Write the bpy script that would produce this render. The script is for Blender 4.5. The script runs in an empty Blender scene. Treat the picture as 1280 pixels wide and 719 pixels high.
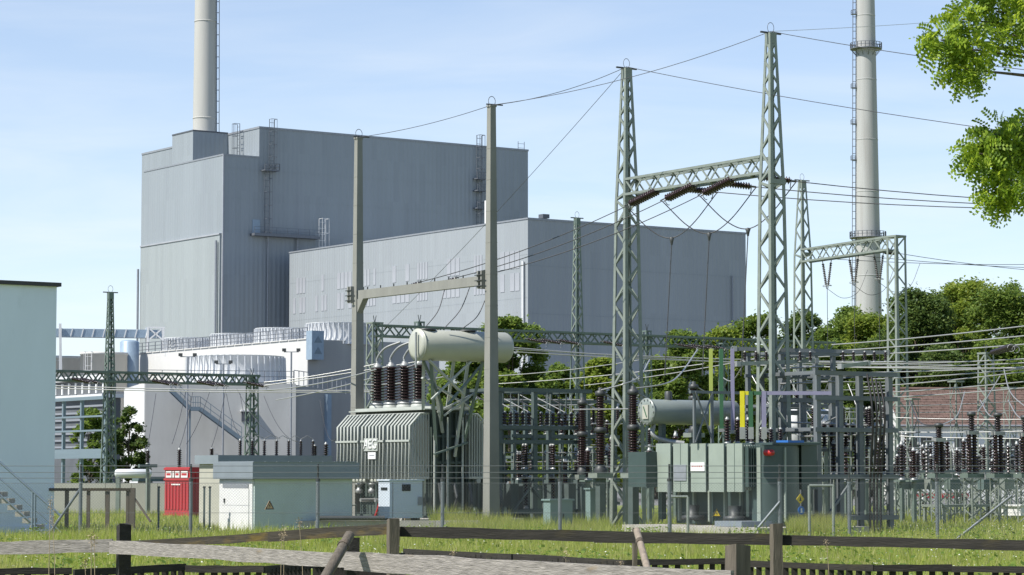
import bpy, math, random
import numpy as np
from mathutils import Vector, Matrix

random.seed(7)
RNG = np.random.default_rng(7)
SC = bpy.context.scene
COL = SC.collection

# ---------------------------------------------------------------- camera
F, EYE = 3200.0, 2.2                      # focal length in photo pixels, eye height in metres
TH = math.atan(232.5 / F)                 # the camera looks up a little
CT, ST = math.cos(TH), math.sin(TH)
cam = bpy.data.cameras.new('camera')
cam.lens = F / 1280 * 36
cam.sensor_width = 36
cam.clip_start, cam.clip_end = 0.5, 6000
camo = bpy.data.objects.new('camera', cam)
COL.objects.link(camo)
camo.location = (0, 0, EYE)
camo.rotation_euler = (math.pi / 2 + TH, 0, 0)
SC.camera = camo

# ---------------------------------------------------------------- sky and sun
SUN_H = Vector((-0.87, -0.49, 0)).normalized()
SUN_EL = math.radians(52)
world = bpy.data.worlds.new('World')
SC.world = world
world.use_nodes = True
wn, wl = world.node_tree.nodes, world.node_tree.links
wn.clear()
wout = wn.new('ShaderNodeOutputWorld')
wbg = wn.new('ShaderNodeBackground')
wbg.inputs['Strength'].default_value = 0.115
sky = wn.new('ShaderNodeTexSky')
sky.sky_type = 'NISHITA'
sky.sun_disc = False
sky.sun_elevation = SUN_EL
sky.sun_rotation = math.atan2(SUN_H.x, SUN_H.y)
sky.altitude = 1500
sky.air_density = 1.0
sky.dust_density = 0.0
sky.ozone_density = 4.0
wtc = wn.new('ShaderNodeTexCoord')
wmap = wn.new('ShaderNodeMapping')
wmap.inputs['Scale'].default_value = (2.4, 2.4, 17)
wmap.inputs['Rotation'].default_value = (0, 0.07, 0)
wno = wn.new('ShaderNodeTexNoise')
wno.inputs['Scale'].default_value = 2.6
wno.inputs['Detail'].default_value = 7
wno.inputs['Roughness'].default_value = 0.55
wno.inputs['Distortion'].default_value = 0.5
wrm = wn.new('ShaderNodeValToRGB')
wrm.color_ramp.elements[0].position = 0.40
wrm.color_ramp.elements[0].color = (0.54, 0.54, 0.54, 1)
wrm.color_ramp.elements[1].position = 0.80
wrm.color_ramp.elements[1].color = (0.95, 0.95, 0.95, 1)
wmx = wn.new('ShaderNodeMixRGB')
wmx.inputs['Color2'].default_value = (6.3, 6.5, 6.6, 1)
wl.new(wtc.outputs['Generated'], wmap.inputs['Vector'])
wl.new(wmap.outputs['Vector'], wno.inputs['Vector'])
wl.new(wno.outputs['Fac'], wrm.inputs['Fac'])
wsx = wn.new('ShaderNodeSeparateXYZ')          # thin high haze: thicker along the flat lines of sight
wl.new(wtc.outputs['Generated'], wsx.inputs['Vector'])
wab = wn.new('ShaderNodeMath')
wab.operation = 'SUBTRACT'
wab.use_clamp = True
wab.inputs[0].default_value = 1.0
wl.new(wsx.outputs['Z'], wab.inputs[1])
wpw = wn.new('ShaderNodeMath')
wpw.operation = 'POWER'
wpw.inputs[1].default_value = 4.0
wl.new(wab.outputs['Value'], wpw.inputs[0])
wmu = wn.new('ShaderNodeMath')
wmu.operation = 'MULTIPLY'
wl.new(wrm.outputs['Color'], wmu.inputs[0])
wl.new(wpw.outputs['Value'], wmu.inputs[1])
wl.new(wmu.outputs['Value'], wmx.inputs['Fac'])
wl.new(sky.outputs['Color'], wmx.inputs['Color1'])
wl.new(wmx.outputs['Color'], wbg.inputs['Color'])
wl.new(wbg.outputs['Background'], wout.inputs['Surface'])

sun = bpy.data.lights.new('sun', 'SUN')
sun.energy = 5.0
sun.angle = math.radians(0.53)
sun.color = (1.0, 0.955, 0.88)
suno = bpy.data.objects.new('sun', sun)
COL.objects.link(suno)
sd = Vector((SUN_H.x * math.cos(SUN_EL), SUN_H.y * math.cos(SUN_EL), math.sin(SUN_EL)))
suno.location = sd * 200
suno.rotation_euler = (-sd).to_track_quat('-Z', 'Y').to_euler()

vs = SC.view_settings
vs.view_transform = 'Standard'
vs.look = 'None'
vs.exposure = 0.5
vs.gamma = 1.0
vs.use_curve_mapping = False

# ---------------------------------------------------------------- measuring helpers
def ray(px, py):
    b = (359.5 - py) / F
    return Vector(((px - 640) / F, CT - b * ST, ST + b * CT))

def at(px, py, D):
    """point at forward distance D that the photo shows at px, py"""
    r = ray(px, py)
    s = D / r.y
    return Vector((r.x * s, D, EYE + r.z * s))

def zof(D, py):
    return at(640, py, D).z

def gnd(px, D, z=0.0):
    fwd = D * CT + (z - EYE) * ST
    return Vector(((px - 640) / F * fwd, D, z))

PHI = math.atan2(0.565, 0.825)            # the whole plant is laid out on one turned grid
VX = Vector((math.cos(PHI), math.sin(PHI), 0))
UY = Vector((-math.sin(PHI), math.cos(PHI), 0))

def run(P, d, px):
    """metres to go from P along d until the point stands at photo column px"""
    a = (px - 640) / F
    fwd = P.y * CT + (P.z - EYE) * ST
    return (a * fwd - P.x) / (d.x - a * (d.y * CT + d.z * ST))

class Frame:
    def __init__(s, loc, phi=PHI):
        s.loc, s.phi = Vector(loc), phi
        s.x = Vector((math.cos(phi), math.sin(phi), 0))
        s.y = Vector((-math.sin(phi), math.cos(phi), 0))
    def w(s, x, y, z=0):
        return s.loc + s.x * x + s.y * y + Vector((0, 0, z))
    def l(s, p):
        d = Vector(p) - s.loc
        return Vector((d.dot(s.x), d.dot(s.y), d.z))
    def xat(s, px, y=0, z=0):
        return run(s.w(0, y, z), s.x, px)
    def yat(s, px, x=0, z=0):
        return run(s.w(x, 0, z), s.y, px)
    def zat(s, x, y, py):
        return zof(s.w(x, y).y, py) - s.loc.z

# ---------------------------------------------------------------- materials
MATS = {}
def mat(name, c, rough=0.6, metal=0.0, var=0.12, scale=3.0, stretch=(1, 1, 1), bump=0.0, bscale=30, c2=None, spec=0.5,
        wave=None, dirt=None, panel=None):
    if name in MATS:
        return MATS[name]
    m = bpy.data.materials.new(name)
    m.use_nodes = True
    nt = m.node_tree
    n, l = nt.nodes, nt.links
    b = n['Principled BSDF']
    b.inputs['Roughness'].default_value = rough
    b.inputs['Metallic'].default_value = metal
    b.inputs['Specular IOR Level'].default_value = spec
    tc = n.new('ShaderNodeTexCoord')
    mp = n.new('ShaderNodeMapping')
    mp.inputs['Scale'].default_value = stretch
    l.new(tc.outputs['Object'], mp.inputs['Vector'])
    no = n.new('ShaderNodeTexNoise')
    no.inputs['Scale'].default_value = scale
    no.inputs['Detail'].default_value = 6
    no.inputs['Roughness'].default_value = 0.6
    l.new(mp.outputs['Vector'], no.inputs['Vector'])
    r = n.new('ShaderNodeValToRGB')
    r.color_ramp.elements[0].position = 0.3
    r.color_ramp.elements[1].position = 0.7
    c = [v * .86 for v in c]
    c2 = [v * .86 for v in c2] if c2 else None
    lo = [max(0, v * (1 - var)) for v in c]
    hi = [min(1, v * (1 + var)) for v in (c2 or c)]
    r.color_ramp.elements[0].color = (*lo, 1)
    r.color_ramp.elements[1].color = (*hi, 1)
    l.new(no.outputs['Fac'], r.inputs['Fac'])
    out = r.outputs['Color']
    if dirt:                               # rust, lichen or grime patches of their own shape
        dcol, dscale, dlo, damt, dst = dirt
        mp2 = n.new('ShaderNodeMapping')
        mp2.inputs['Scale'].default_value = dst
        l.new(tc.outputs['Object'], mp2.inputs['Vector'])
        no2 = n.new('ShaderNodeTexNoise')
        no2.inputs['Scale'].default_value = dscale
        no2.inputs['Detail'].default_value = 8
        no2.inputs['Roughness'].default_value = 0.65
        l.new(mp2.outputs['Vector'], no2.inputs['Vector'])
        r2 = n.new('ShaderNodeValToRGB')
        r2.color_ramp.elements[0].position = dlo
        r2.color_ramp.elements[0].color = (0, 0, 0, 1)
        r2.color_ramp.elements[1].position = min(1, dlo + 0.16)
        r2.color_ramp.elements[1].color = (damt, damt, damt, 1)
        l.new(no2.outputs['Fac'], r2.inputs['Fac'])
        mx = n.new('ShaderNodeMixRGB')
        mx.inputs['Color2'].default_value = (*dcol, 1)
        l.new(r2.outputs['Color'], mx.inputs['Fac'])
        l.new(out, mx.inputs['Color1'])
        out = mx.outputs['Color']
    if panel:                              # sheets that have faded a little differently
        sn = n.new('ShaderNodeVectorMath')
        sn.operation = 'SNAP'
        sn.inputs[1].default_value = panel[0]
        l.new(tc.outputs['Object'], sn.inputs[0])
        wn_ = n.new('ShaderNodeTexWhiteNoise')
        l.new(sn.outputs['Vector'], wn_.inputs['Vector'])
        mr = n.new('ShaderNodeMapRange')
        mr.inputs['To Min'].default_value = 1 - panel[1]
        mr.inputs['To Max'].default_value = 1 + panel[1]
        l.new(wn_.outputs['Value'], mr.inputs['Value'])
        vm = n.new('ShaderNodeVectorMath')
        vm.operation = 'SCALE'
        l.new(out, vm.inputs[0])
        l.new(mr.outputs['Result'], vm.inputs['Scale'])
        out = vm.outputs['Vector']
    l.new(out, b.inputs['Base Color'])
    hsrc = None
    if wave:                               # corrugation: (waves per metre along x and y, strength)
        mpw = n.new('ShaderNodeMapping')
        mpw.inputs['Scale'].default_value = (1, 1, 0)
        l.new(tc.outputs['Object'], mpw.inputs['Vector'])
        wv = n.new('ShaderNodeTexWave')
        wv.wave_type = 'BANDS'
        wv.bands_direction = 'DIAGONAL'
        wv.inputs['Scale'].default_value = wave[0]
        l.new(mpw.outputs['Vector'], wv.inputs['Vector'])
        bp = n.new('ShaderNodeBump')
        bp.inputs['Strength'].default_value = wave[1]
        bp.inputs['Distance'].default_value = 0.12
        l.new(wv.outputs['Fac'], bp.inputs['Height'])
        l.new(bp.outputs['Normal'], b.inputs['Normal'])
        hsrc = bp
    if bump:
        nb = n.new('ShaderNodeTexNoise')
        nb.inputs['Scale'].default_value = bscale
        nb.inputs['Detail'].default_value = 5
        l.new(mp.outputs['Vector'], nb.inputs['Vector'])
        bp2 = n.new('ShaderNodeBump')
        bp2.inputs['Strength'].default_value = bump
        bp2.inputs['Distance'].default_value = 0.02
        l.new(nb.outputs['Fac'], bp2.inputs['Height'])
        if hsrc:
            l.new(hsrc.outputs['Normal'], bp2.inputs['Normal'])
        l.new(bp2.outputs['Normal'], b.inputs['Normal'])
    MATS[name] = m
    return m

def leaf_mat(name, cols, trans=0.35, patch=None):
    m = bpy.data.materials.new(name)
    m.use_nodes = True
    n, l = m.node_tree.nodes, m.node_tree.links
    n.clear()
    o = n.new('ShaderNodeOutputMaterial')
    g = n.new('ShaderNodeNewGeometry')
    r = n.new('ShaderNodeValToRGB')
    e = r.color_ramp.elements
    e[0].color = (*cols[0], 1)
    e[1].color = (*cols[-1], 1)
    for i, c in enumerate(cols[1:-1]):
        k = e.new((i + 1) / (len(cols) - 1))
        k.color = (*c, 1)
    l.new(g.outputs['Random Per Island'], r.inputs['Fac'])
    col = r.outputs['Color']
    if patch:                              # drier and lusher patches across the meadow
        tc = n.new('ShaderNodeTexCoord')
        no = n.new('ShaderNodeTexNoise')
        no.inputs['Scale'].default_value = patch[1]
        no.inputs['Detail'].default_value = 5
        l.new(tc.outputs['Object'], no.inputs['Vector'])
        rr = n.new('ShaderNodeValToRGB')
        rr.color_ramp.elements[0].position = .42
        rr.color_ramp.elements[1].position = .68
        rr.color_ramp.elements[1].color = (patch[2], patch[2], patch[2], 1)
        l.new(no.outputs['Fac'], rr.inputs['Fac'])
        mx_ = n.new('ShaderNodeMixRGB')
        mx_.inputs['Color2'].default_value = (*patch[0], 1)
        l.new(rr.outputs['Color'], mx_.inputs['Fac'])
        l.new(col, mx_.inputs['Color1'])
        col = mx_.outputs['Color']
    d = n.new('ShaderNodeBsdfPrincipled')
    d.inputs['Roughness'].default_value = 0.55
    d.inputs['Specular IOR Level'].default_value = 0.3
    t = n.new('ShaderNodeBsdfTranslucent')
    l.new(col, d.inputs['Base Color'])
    hs = n.new('ShaderNodeHueSaturation')
    hs.inputs['Value'].default_value = 1.5
    hs.inputs['Hue'].default_value = 0.485
    l.new(col, hs.inputs['Color'])
    l.new(hs.outputs['Color'], t.inputs['Color'])
    mx = n.new('ShaderNodeMixShader')
    mx.inputs['Fac'].default_value = trans
    l.new(d.outputs['BSDF'], mx.inputs[1])
    l.new(t.outputs['BSDF'], mx.inputs[2])
    l.new(mx.outputs['Shader'], o.inputs['Surface'])
    MATS[name] = m
    return m

mat('galv', (0.25, 0.285, 0.25), 0.55, 0.15, 0.16, 2.5, dirt=((0.24, 0.2, 0.15), 2.0, 0.62, 0.35, (1, 1, .4)))
mat('galv_green', (0.15, 0.195, 0.17), 0.55, 0.1, 0.16, 2.5, dirt=((0.2, 0.17, 0.12), 2.0, 0.6, 0.3, (1, 1, .4)))
mat('frame_steel', (0.095, 0.125, 0.12), 0.55, 0.1, 0.15, 2.0, dirt=((0.16, 0.12, 0.08), 2.0, 0.62, 0.4, (1, 1, .4)))
mat('frame_blue', (0.16, 0.178, 0.188), 0.55, 0.1, 0.15, 2.0, dirt=((0.14, 0.13, 0.11), 2.0, 0.6, 0.3, (1, 1, .4)))
mat('concrete_post', (0.255, 0.255, 0.23), 0.85, 0, 0.12, 1.5, (1, 1, .35), 0.2, 40, dirt=((0.22, 0.22, 0.19), 1.4, 0.55, 0.35, (2, 2, .4)))
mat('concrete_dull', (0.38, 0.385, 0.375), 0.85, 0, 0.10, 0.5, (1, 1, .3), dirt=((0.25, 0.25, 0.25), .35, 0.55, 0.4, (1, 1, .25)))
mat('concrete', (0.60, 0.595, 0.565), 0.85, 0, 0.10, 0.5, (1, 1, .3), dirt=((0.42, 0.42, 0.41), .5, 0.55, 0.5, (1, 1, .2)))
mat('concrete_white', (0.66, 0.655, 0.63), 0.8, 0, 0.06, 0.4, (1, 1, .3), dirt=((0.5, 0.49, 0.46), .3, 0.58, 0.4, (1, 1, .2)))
mat('plinth', (0.40, 0.385, 0.345), 0.9, 0, 0.15, 1.2, (1, 1, 1), 0.3, 20, dirt=((0.2, 0.18, 0.13), 1.2, 0.5, 0.5, (1, 1, .5)))
mat('cladding', (0.30, 0.335, 0.362), 0.5, 0.0, 0.05, 0.06, (1, 1, .12), wave=(0.7, 0.5), panel=((1.15, 1.15, 7.3), .035), dirt=((0.22, 0.24, 0.27), 0.22, 0.56, 0.38, (1, 1, .06)))
mat('cladding_lower', (0.345, 0.38, 0.385), 0.5, 0.0, 0.05, 0.06, (1, 1, .12), wave=(0.7, 0.5), panel=((1.15, 1.15, 7.3), .035), dirt=((0.27, 0.295, 0.31), 0.22, 0.56, 0.35, (1, 1, .06)))
mat('cladding_hall', (0.335, 0.365, 0.385), 0.5, 0.0, 0.05, 0.06, (1, 1, .12), wave=(0.8, 0.5), panel=((1.05, 1.05, 9.0), .035), dirt=((0.26, 0.275, 0.30), 0.25, 0.56, 0.35, (1, 1, .06)))
mat('hall_panel', (0.385, 0.40, 0.43), 0.35, 0.0, 0.10, 0.5)
mat('trim_dark', (0.10, 0.11, 0.13), 0.6)
mat('trim_grey', (0.30, 0.32, 0.35), 0.5, 0.2)
mat('ladder_steel', (0.17, 0.185, 0.21), 0.5, 0.3)
mat('chimney', (0.50, 0.495, 0.465), 0.8, 0, 0.07, 0.25, (1, 1, .1), dirt=((0.36, 0.345, 0.32), 0.45, 0.50, 0.55, (1, 1, .07)))
mat('chimney_pale', (0.435, 0.44, 0.43), 0.8, 0, 0.08, 0.25, (1, 1, .1), dirt=((0.30, 0.29, 0.275), 0.35, 0.48, 0.65, (1, 1, .06)))
mat('house_blue', (0.78, 0.87, 0.96), 0.7, 0, 0.05, 0.5, (1, 1, .3), dirt=((0.42, 0.50, 0.54), .5, 0.6, 0.4, (1, 1, .5)))
mat('roof_dark', (0.045, 0.045, 0.05), 0.6, 0, 0.2)
mat('stack_white', (0.68, 0.70, 0.72), 0.5, 0, 0.05, 0.8, (1, 1, .3), dirt=((0.55, 0.56, 0.57), .8, 0.6, 0.4, (1, 1, .2)))
mat('steel_blue', (0.19, 0.25, 0.30), 0.5, 0.1, 0.1)
mat('panel_blue', (0.30, 0.39, 0.48), 0.45, 0.1, 0.08)
mat('white_paint', (0.78, 0.78, 0.77), 0.5, 0, 0.04, 1.5)
mat('cream', (0.45, 0.44, 0.38), 0.7, 0, 0.08, 1.0)
mat('house_green', (0.50, 0.59, 0.57), 0.65, 0, 0.06, 0.8, dirt=((0.34, 0.39, 0.36), 1.3, 0.56, 0.45, (1, 1, .35)))
mat('fascia', (0.25, 0.29, 0.325), 0.5, 0.1, 0.08, 1.0)
mat('fascia_dark', (0.12, 0.17, 0.16), 0.55, 0.0, 0.12, 1.0)
mat('red_paint', (0.42, 0.03, 0.04), 0.45, 0, 0.12, 1.2, dirt=((0.3, 0.10, 0.08), 1.5, 0.6, 0.4, (1, 1, .4)))
mat('transformer', (0.44, 0.465, 0.425), 0.5, 0, 0.10, 1.2, (1, 1, .4), dirt=((0.36, 0.32, 0.25), 2.5, 0.56, 0.55, (1, 1, .25)))
mat('transformer_dark', (0.07, 0.095, 0.085), 0.5, 0, 0.15, 1.0, dirt=((0.12, 0.09, 0.06), 1.5, 0.58, 0.4, (1, 1, .3)))
mat('tank_pale', (0.47, 0.48, 0.41), 0.4, 0, 0.07, 0.8, (1, 1, 1), dirt=((0.30, 0.17, 0.07), 1.3, 0.60, 0.6, (2.5, 1, .3)))
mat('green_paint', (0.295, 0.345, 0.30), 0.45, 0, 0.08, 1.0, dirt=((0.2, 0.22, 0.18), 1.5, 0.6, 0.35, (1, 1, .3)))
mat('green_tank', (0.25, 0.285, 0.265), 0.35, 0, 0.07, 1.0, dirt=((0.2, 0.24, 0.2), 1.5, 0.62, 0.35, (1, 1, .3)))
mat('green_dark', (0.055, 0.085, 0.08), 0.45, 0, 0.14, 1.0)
mat('green_cabinet', (0.21, 0.29, 0.28), 0.5, 0, 0.08, 1.0)
mat('porcelain', (0.031, 0.015, 0.015), 0.22, 0, 0.2, 2.0)
mat('porcelain_dark', (0.032, 0.022, 0.024), 0.25, 0, 0.2, 2.0)
mat('porcelain_grey', (0.09, 0.085, 0.085), 0.3, 0, 0.15, 2.0)
mat('cap_metal', (0.36, 0.37, 0.36), 0.45, 0.4, 0.12, 4)
mat('dark_metal', (0.06, 0.065, 0.065), 0.5, 0.2, 0.2, 3)
mat('wire_dark', (0.085, 0.085, 0.09), 0.5, 0.4, 0.1)
mat('wire_pale', (0.46, 0.46, 0.45), 0.4, 0.5, 0.08)
mat('cabinet_white', (0.62, 0.70, 0.78), 0.4, 0, 0.04, 1.0)
mat('glass_dark', (0.02, 0.025, 0.03), 0.1, 0, 0.1)
mat('yellow', (0.75, 0.66, 0.02), 0.45, 0, 0.06)
mat('yellow_green', (0.40, 0.46, 0.10), 0.45, 0, 0.06)
mat('phase_green', (0.04, 0.13, 0.06), 0.45, 0, 0.08)
mat('phase_purple', (0.27, 0.255, 0.38), 0.45, 0, 0.06)
mat('sign_yellow', (0.72, 0.52, 0.03), 0.5, 0, 0.05)
mat('sign_blue', (0.03, 0.16, 0.50), 0.5, 0, 0.05)
mat('orange_sign', (0.55, 0.36, 0.18), 0.5, 0, 0.15, 8)
mat('black', (0.015, 0.015, 0.015), 0.6)
mat('red_cap', (0.45, 0.02, 0.02), 0.4)
mat('tile_red', (0.145, 0.092, 0.075), 0.85, 0, 0.30, 1.5, bump=0.3, bscale=6, dirt=((0.09, 0.065, 0.05), .8, 0.5, 0.5, (1, 1, 1)))
mat('wall_white', (0.76, 0.76, 0.73), 0.8, 0, 0.05, .5)
mat('wood_grey', (0.29, 0.265, 0.245), 0.9, 0, 0.42, 5.0, (1.1, 9, 9), 0.6, 14,
    dirt=((0.25, 0.15, 0.03), 2.6, 0.64, 0.55, (.6, 2, 2)))
mat('wood_dark', (0.026, 0.023, 0.019), 0.92, 0, 0.45, 4.0, (.5, 5, 5), 0.6, 14,
    dirt=((0.06, 0.048, 0.018), 2.2, 0.58, 0.6, (.6, 2, 2)))
mat('wood_brown', (0.13, 0.11, 0.085), 0.9, 0, 0.35, 4.0, (5, 5, .5), 0.6, 14)
mat('wood_moss', (0.05, 0.042, 0.03), 0.92, 0, 0.45, 4.0, (.5, 5, 5), 0.6, 14, dirt=((0.14, 0.095, 0.015), 2.0, 0.52, 0.7, (.6, 2, 2)))
mat('stake', (0.28, 0.23, 0.18), 0.9, 0, 0.25, 5.0, (4, 4, .6), 0.4, 14)
mat('fence_steel', (0.21, 0.235, 0.25), 0.5, 0.2, 0.12, 3)
mat('fence_wire', (0.17, 0.185, 0.19), 0.5, 0.3, 0.1, 3)
mat('bark', (0.12, 0.095, 0.07), 0.95, 0, 0.35, 4, (3, 3, .6), 0.6, 12)
mat('roofing_white', (0.70, 0.71, 0.72), 0.6, 0, 0.06, .5)
mat('shed_dark', (0.11, 0.12, 0.13), 0.7, 0, 0.2, .6)
mat('straw', (0.38, 0.30, 0.20), 0.9, 0, 0.2, 8)
leaf_mat('leaf_dark', [(.045, .080, .022), (.072, .122, .030), (.098, .155, .036), (.135, .19, .045)], .42)
leaf_mat('leaf_mid', [(.070, .12, .024), (.11, .18, .032), (.15, .225, .040), (.20, .265, .055)], .45)
leaf_mat('leaf_light', [(.10, .16, .022), (.155, .225, .030), (.205, .275, .040), (.26, .31, .06)], .48)
leaf_mat('leaf_near', [(.07, .13, .014), (.16, .26, .022), (.24, .35, .030), (.33, .42, .045)], .5)
leaf_mat('blade', [(.17, .24, .032), (.24, .325, .045), (.31, .385, .060), (.37, .41, .10), (.48, .46, .22)], .5, ((.36, .34, .14), .35, .7))
leaf_mat('petal', [(.7, .7, .66), (.8, .8, .76)], .2)

# ---------------------------------------------------------------- object helpers
def tag(o, label, cat, group=None):
    o['label'] = label
    o['category'] = cat
    if group:
        o['group'] = group
    return o

def thing(name, label, cat, loc=(0, 0, 0), rz=PHI, group=None):
    o = bpy.data.objects.new(name, None)
    o.empty_display_size = 0.2
    COL.objects.link(o)
    o.location = loc
    o.rotation_euler = (0, 0, rz)
    return tag(o, label, cat, group)

def link(name, me, parent=None, mtx=None, kind=None):
    o = bpy.data.objects.new(name, me)
    COL.objects.link(o)
    if parent is not None:
        o.parent = parent
    if mtx is not None:
        o.matrix_basis = mtx
    if kind:
        o['kind'] = kind
    return o

def copy_tree(o, parent=None):
    c = o.copy()
    COL.objects.link(c)
    c.parent = parent
    for ch in list(o.children):
        copy_tree(ch, c)
    return c

def basis(p0, p1, up=Vector((0, 0, 1))):
    d = (p1 - p0)
    L = d.length
    d = d / L
    s = d.cross(up)
    if s.length < 1e-4:
        s = d.cross(Vector((0, 1, 0)))
    s.normalize()
    return d, s, s.cross(d).normalized(), L

class MB:
    def __init__(s):
        s.v, s.f, s.sm = [], [], []
    def add(s, vs_, fs_, smooth=False):
        o = len(s.v)
        s.v += [tuple(v) for v in vs_]
        s.f += [tuple(i + o for i in f) for f in fs_]
        s.sm += [smooth] * len(fs_)
        return s
    def box(s, x0, x1, y0, y1, z0, z1):
        return s.add([(x0, y0, z0), (x1, y0, z0), (x1, y1, z0), (x0, y1, z0), (x0, y0, z1), (x1, y0, z1), (x1, y1, z1), (x0, y1, z1)],
                     [(3, 2, 1, 0), (4, 5, 6, 7), (0, 1, 5, 4), (1, 2, 6, 5), (2, 3, 7, 6), (3, 0, 4, 7)])
    def bar(s, p0, p1, w, h=None, w1=None, h1=None, up=Vector((0, 0, 1))):
        p0, p1 = Vector(p0), Vector(p1)
        h = w if h is None else h
        w1 = w if w1 is None else w1
        h1 = h if h1 is None else h1
        d, a, b, L = basis(p0, p1, up)
        vs_ = []
        for p, ww, hh in ((p0, w, h), (p1, w1, h1)):
            for i, j in ((-1, -1), (1, -1), (1, 1), (-1, 1)):
                vs_.append(p + a * (i * ww / 2) + b * (j * hh / 2))
        return s.add(vs_, [(0, 1, 2, 3), (7, 6, 5, 4), (4, 5, 1, 0), (5, 6, 2, 1), (6, 7, 3, 2), (7, 4, 0, 3)])
    def tube(s, pts, r, n=6, caps=True, r1=None):
        pts = [Vector(p) for p in pts]
        vs_, fs_ = [], []
        m = len(pts)
        for k, p in enumerate(pts):
            q0, q1 = pts[max(0, k - 1)], pts[min(m - 1, k + 1)]
            d, a, b, L = basis(q0, q1)
            rr = r if r1 is None else r + (r1 - r) * k / (m - 1)
            for i in range(n):
                t = 2 * math.pi * i / n
                vs_.append(p + a * (rr * math.cos(t)) + b * (rr * math.sin(t)))
        for k in range(m - 1):
            for i in range(n):
                j = (i + 1) % n
                fs_.append((k * n + i, k * n + j, (k + 1) * n + j, (k + 1) * n + i))
        s.add(vs_, fs_, True)
        if caps:
            s.add(vs_[:n], [tuple(range(n - 1, -1, -1))])
            s.add(vs_[-n:], [tuple(range(n))])
        return s
    def lathe(s, prof, n=14, c=(0, 0, 0), axis='z', smooth=True):
        vs_, fs_ = [], []
        for r, h in prof:
            for i in range(n):
                t = 2 * math.pi * i / n
                x, y = r * math.cos(t), r * math.sin(t)
                p = (x, y, h) if axis == 'z' else ((h, x, y) if axis == 'x' else (y, h, x))
                vs_.append((p[0] + c[0], p[1] + c[1], p[2] + c[2]))
        m = len(prof)
        for k in range(m - 1):
            for i in range(n):
                j = (i + 1) % n
                fs_.append((k * n + i, k * n + j, (k + 1) * n + j, (k + 1) * n + i))
        s.add(vs_, fs_, smooth)
        s.add(vs_[:n], [tuple(range(n - 1, -1, -1))])
        s.add(vs_[-n:], [tuple(range(n))])
        return s
    def mesh(s, name, m):
        me = bpy.data.meshes.new(name)
        me.from_pydata(s.v, [], s.f)
        me.polygons.foreach_set('use_smooth', s.sm)
        me.materials.append(MATS[m])
        me.update()
        return me
    def build(s, name, m, parent=None, kind=None):
        return link(name, s.mesh(name, m), parent, kind=kind)

UNIT = {}
def unit(m):
    if m not in UNIT:
        UNIT[m] = MB().box(-.5, .5, -.5, .5, -.5, .5).mesh('bar_' + m, m)
    return UNIT[m]

def piece(name, m, root, p0, p1, w, h=None, up=Vector((0, 0, 1))):
    """one straight member as an object of its own, all sharing one mesh"""
    p0, p1 = Vector(p0), Vector(p1)
    h = w if h is None else h
    d, a, b, L = basis(p0, p1, up)
    M = Matrix.Translation((p0 + p1) / 2) @ Matrix((a, b, d)).transposed().to_4x4() @ Matrix.Diagonal((w, h, L, 1))
    return link(name, unit(m), root, M)

def bx(name, m, root, x0, x1, y0, y1, z0, z1):
    M = Matrix.Translation(((x0 + x1) / 2, (y0 + y1) / 2, (z0 + z1) / 2)) @ Matrix.Diagonal((x1 - x0, y1 - y0, z1 - z0, 1))
    return link(name, unit(m), root, M)

def box(name, m, root, x0, x1, y0, y1, z0, z1):
    return MB().box(x0, x1, y0, y1, z0, z1).build(name, m, root)

def numpy_mesh(name, verts, k, m, parent=None, kind=None):
    """verts: (n*k, 3), faces are consecutive k-gons"""
    me = bpy.data.meshes.new(name)
    n = len(verts) // k
    me.vertices.add(len(verts))
    me.vertices.foreach_set('co', verts.astype(np.float32).ravel())
    me.loops.add(len(verts))
    me.loops.foreach_set('vertex_index', np.arange(len(verts), dtype=np.int32))
    me.polygons.add(n)
    me.polygons.foreach_set('loop_start', np.arange(0, len(verts), k, dtype=np.int32))
    me.polygons.foreach_set('loop_total', np.full(n, k, dtype=np.int32))
    me.materials.append(MATS[m])
    me.update(calc_edges=True)
    return link(name, me, parent, kind=kind)

def text_part(txt, size, m, root, origin, xdir, thick=0.01, name='lettering'):
    cu = bpy.data.curves.new(name, 'FONT')
    cu.body = txt
    cu.size = size
    cu.extrude = thick
    cu.align_x = 'CENTER'
    cu.align_y = 'CENTER'
    to = bpy.data.objects.new(name, cu)
    COL.objects.link(to)
    dg = bpy.context.evaluated_depsgraph_get()
    me = bpy.data.meshes.new_from_object(to.evaluated_get(dg))
    bpy.data.objects.remove(to)
    me.materials.clear()
    me.materials.append(MATS[m])
    xd = Vector(xdir).normalized()
    zd = Vector((0, 0, 1))
    M = Matrix.Translation(origin) @ Matrix((xd, zd, xd.cross(zd))).transposed().to_4x4()
    return link(name, me, root, M)

def wire(name, label, pts, r, m, cat='cable', group=None, sag=0.0, n=5, seg=14):
    """a cable hung between two points, or run through several"""
    pts = [Vector(p) for p in pts]
    if len(pts) == 2:
        a, b = pts
        pts = [a.lerp(b, i / seg) - Vector((0, 0, sag * 4 * (i / seg) * (1 - i / seg))) for i in range(seg + 1)]
    base = pts[0].copy()
    mb = MB().tube([p - base for p in pts], r, n)
    o = mb.build(name, m)
    o.location = base
    tag(o, label, cat, group)
    return o

def curve3(pts, seg=10):
    """smooth run through control points (Catmull-Rom)"""
    P = [Vector(p) for p in pts]
    P = [P[0] * 2 - P[1]] + P + [P[-1] * 2 - P[-2]]
    out = []
    for i in range(1, len(P) - 2):
        for k in range(seg):
            t = k / seg
            a, b, c, d = P[i - 1], P[i], P[i + 1], P[i + 2]
            out.append(0.5 * ((2 * b) + (c - a) * t + (2 * a - 5 * b + 4 * c - d) * t * t + (3 * b - 3 * c + d - a) * t ** 3))
    out.append(P[-2])
    return out

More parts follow.
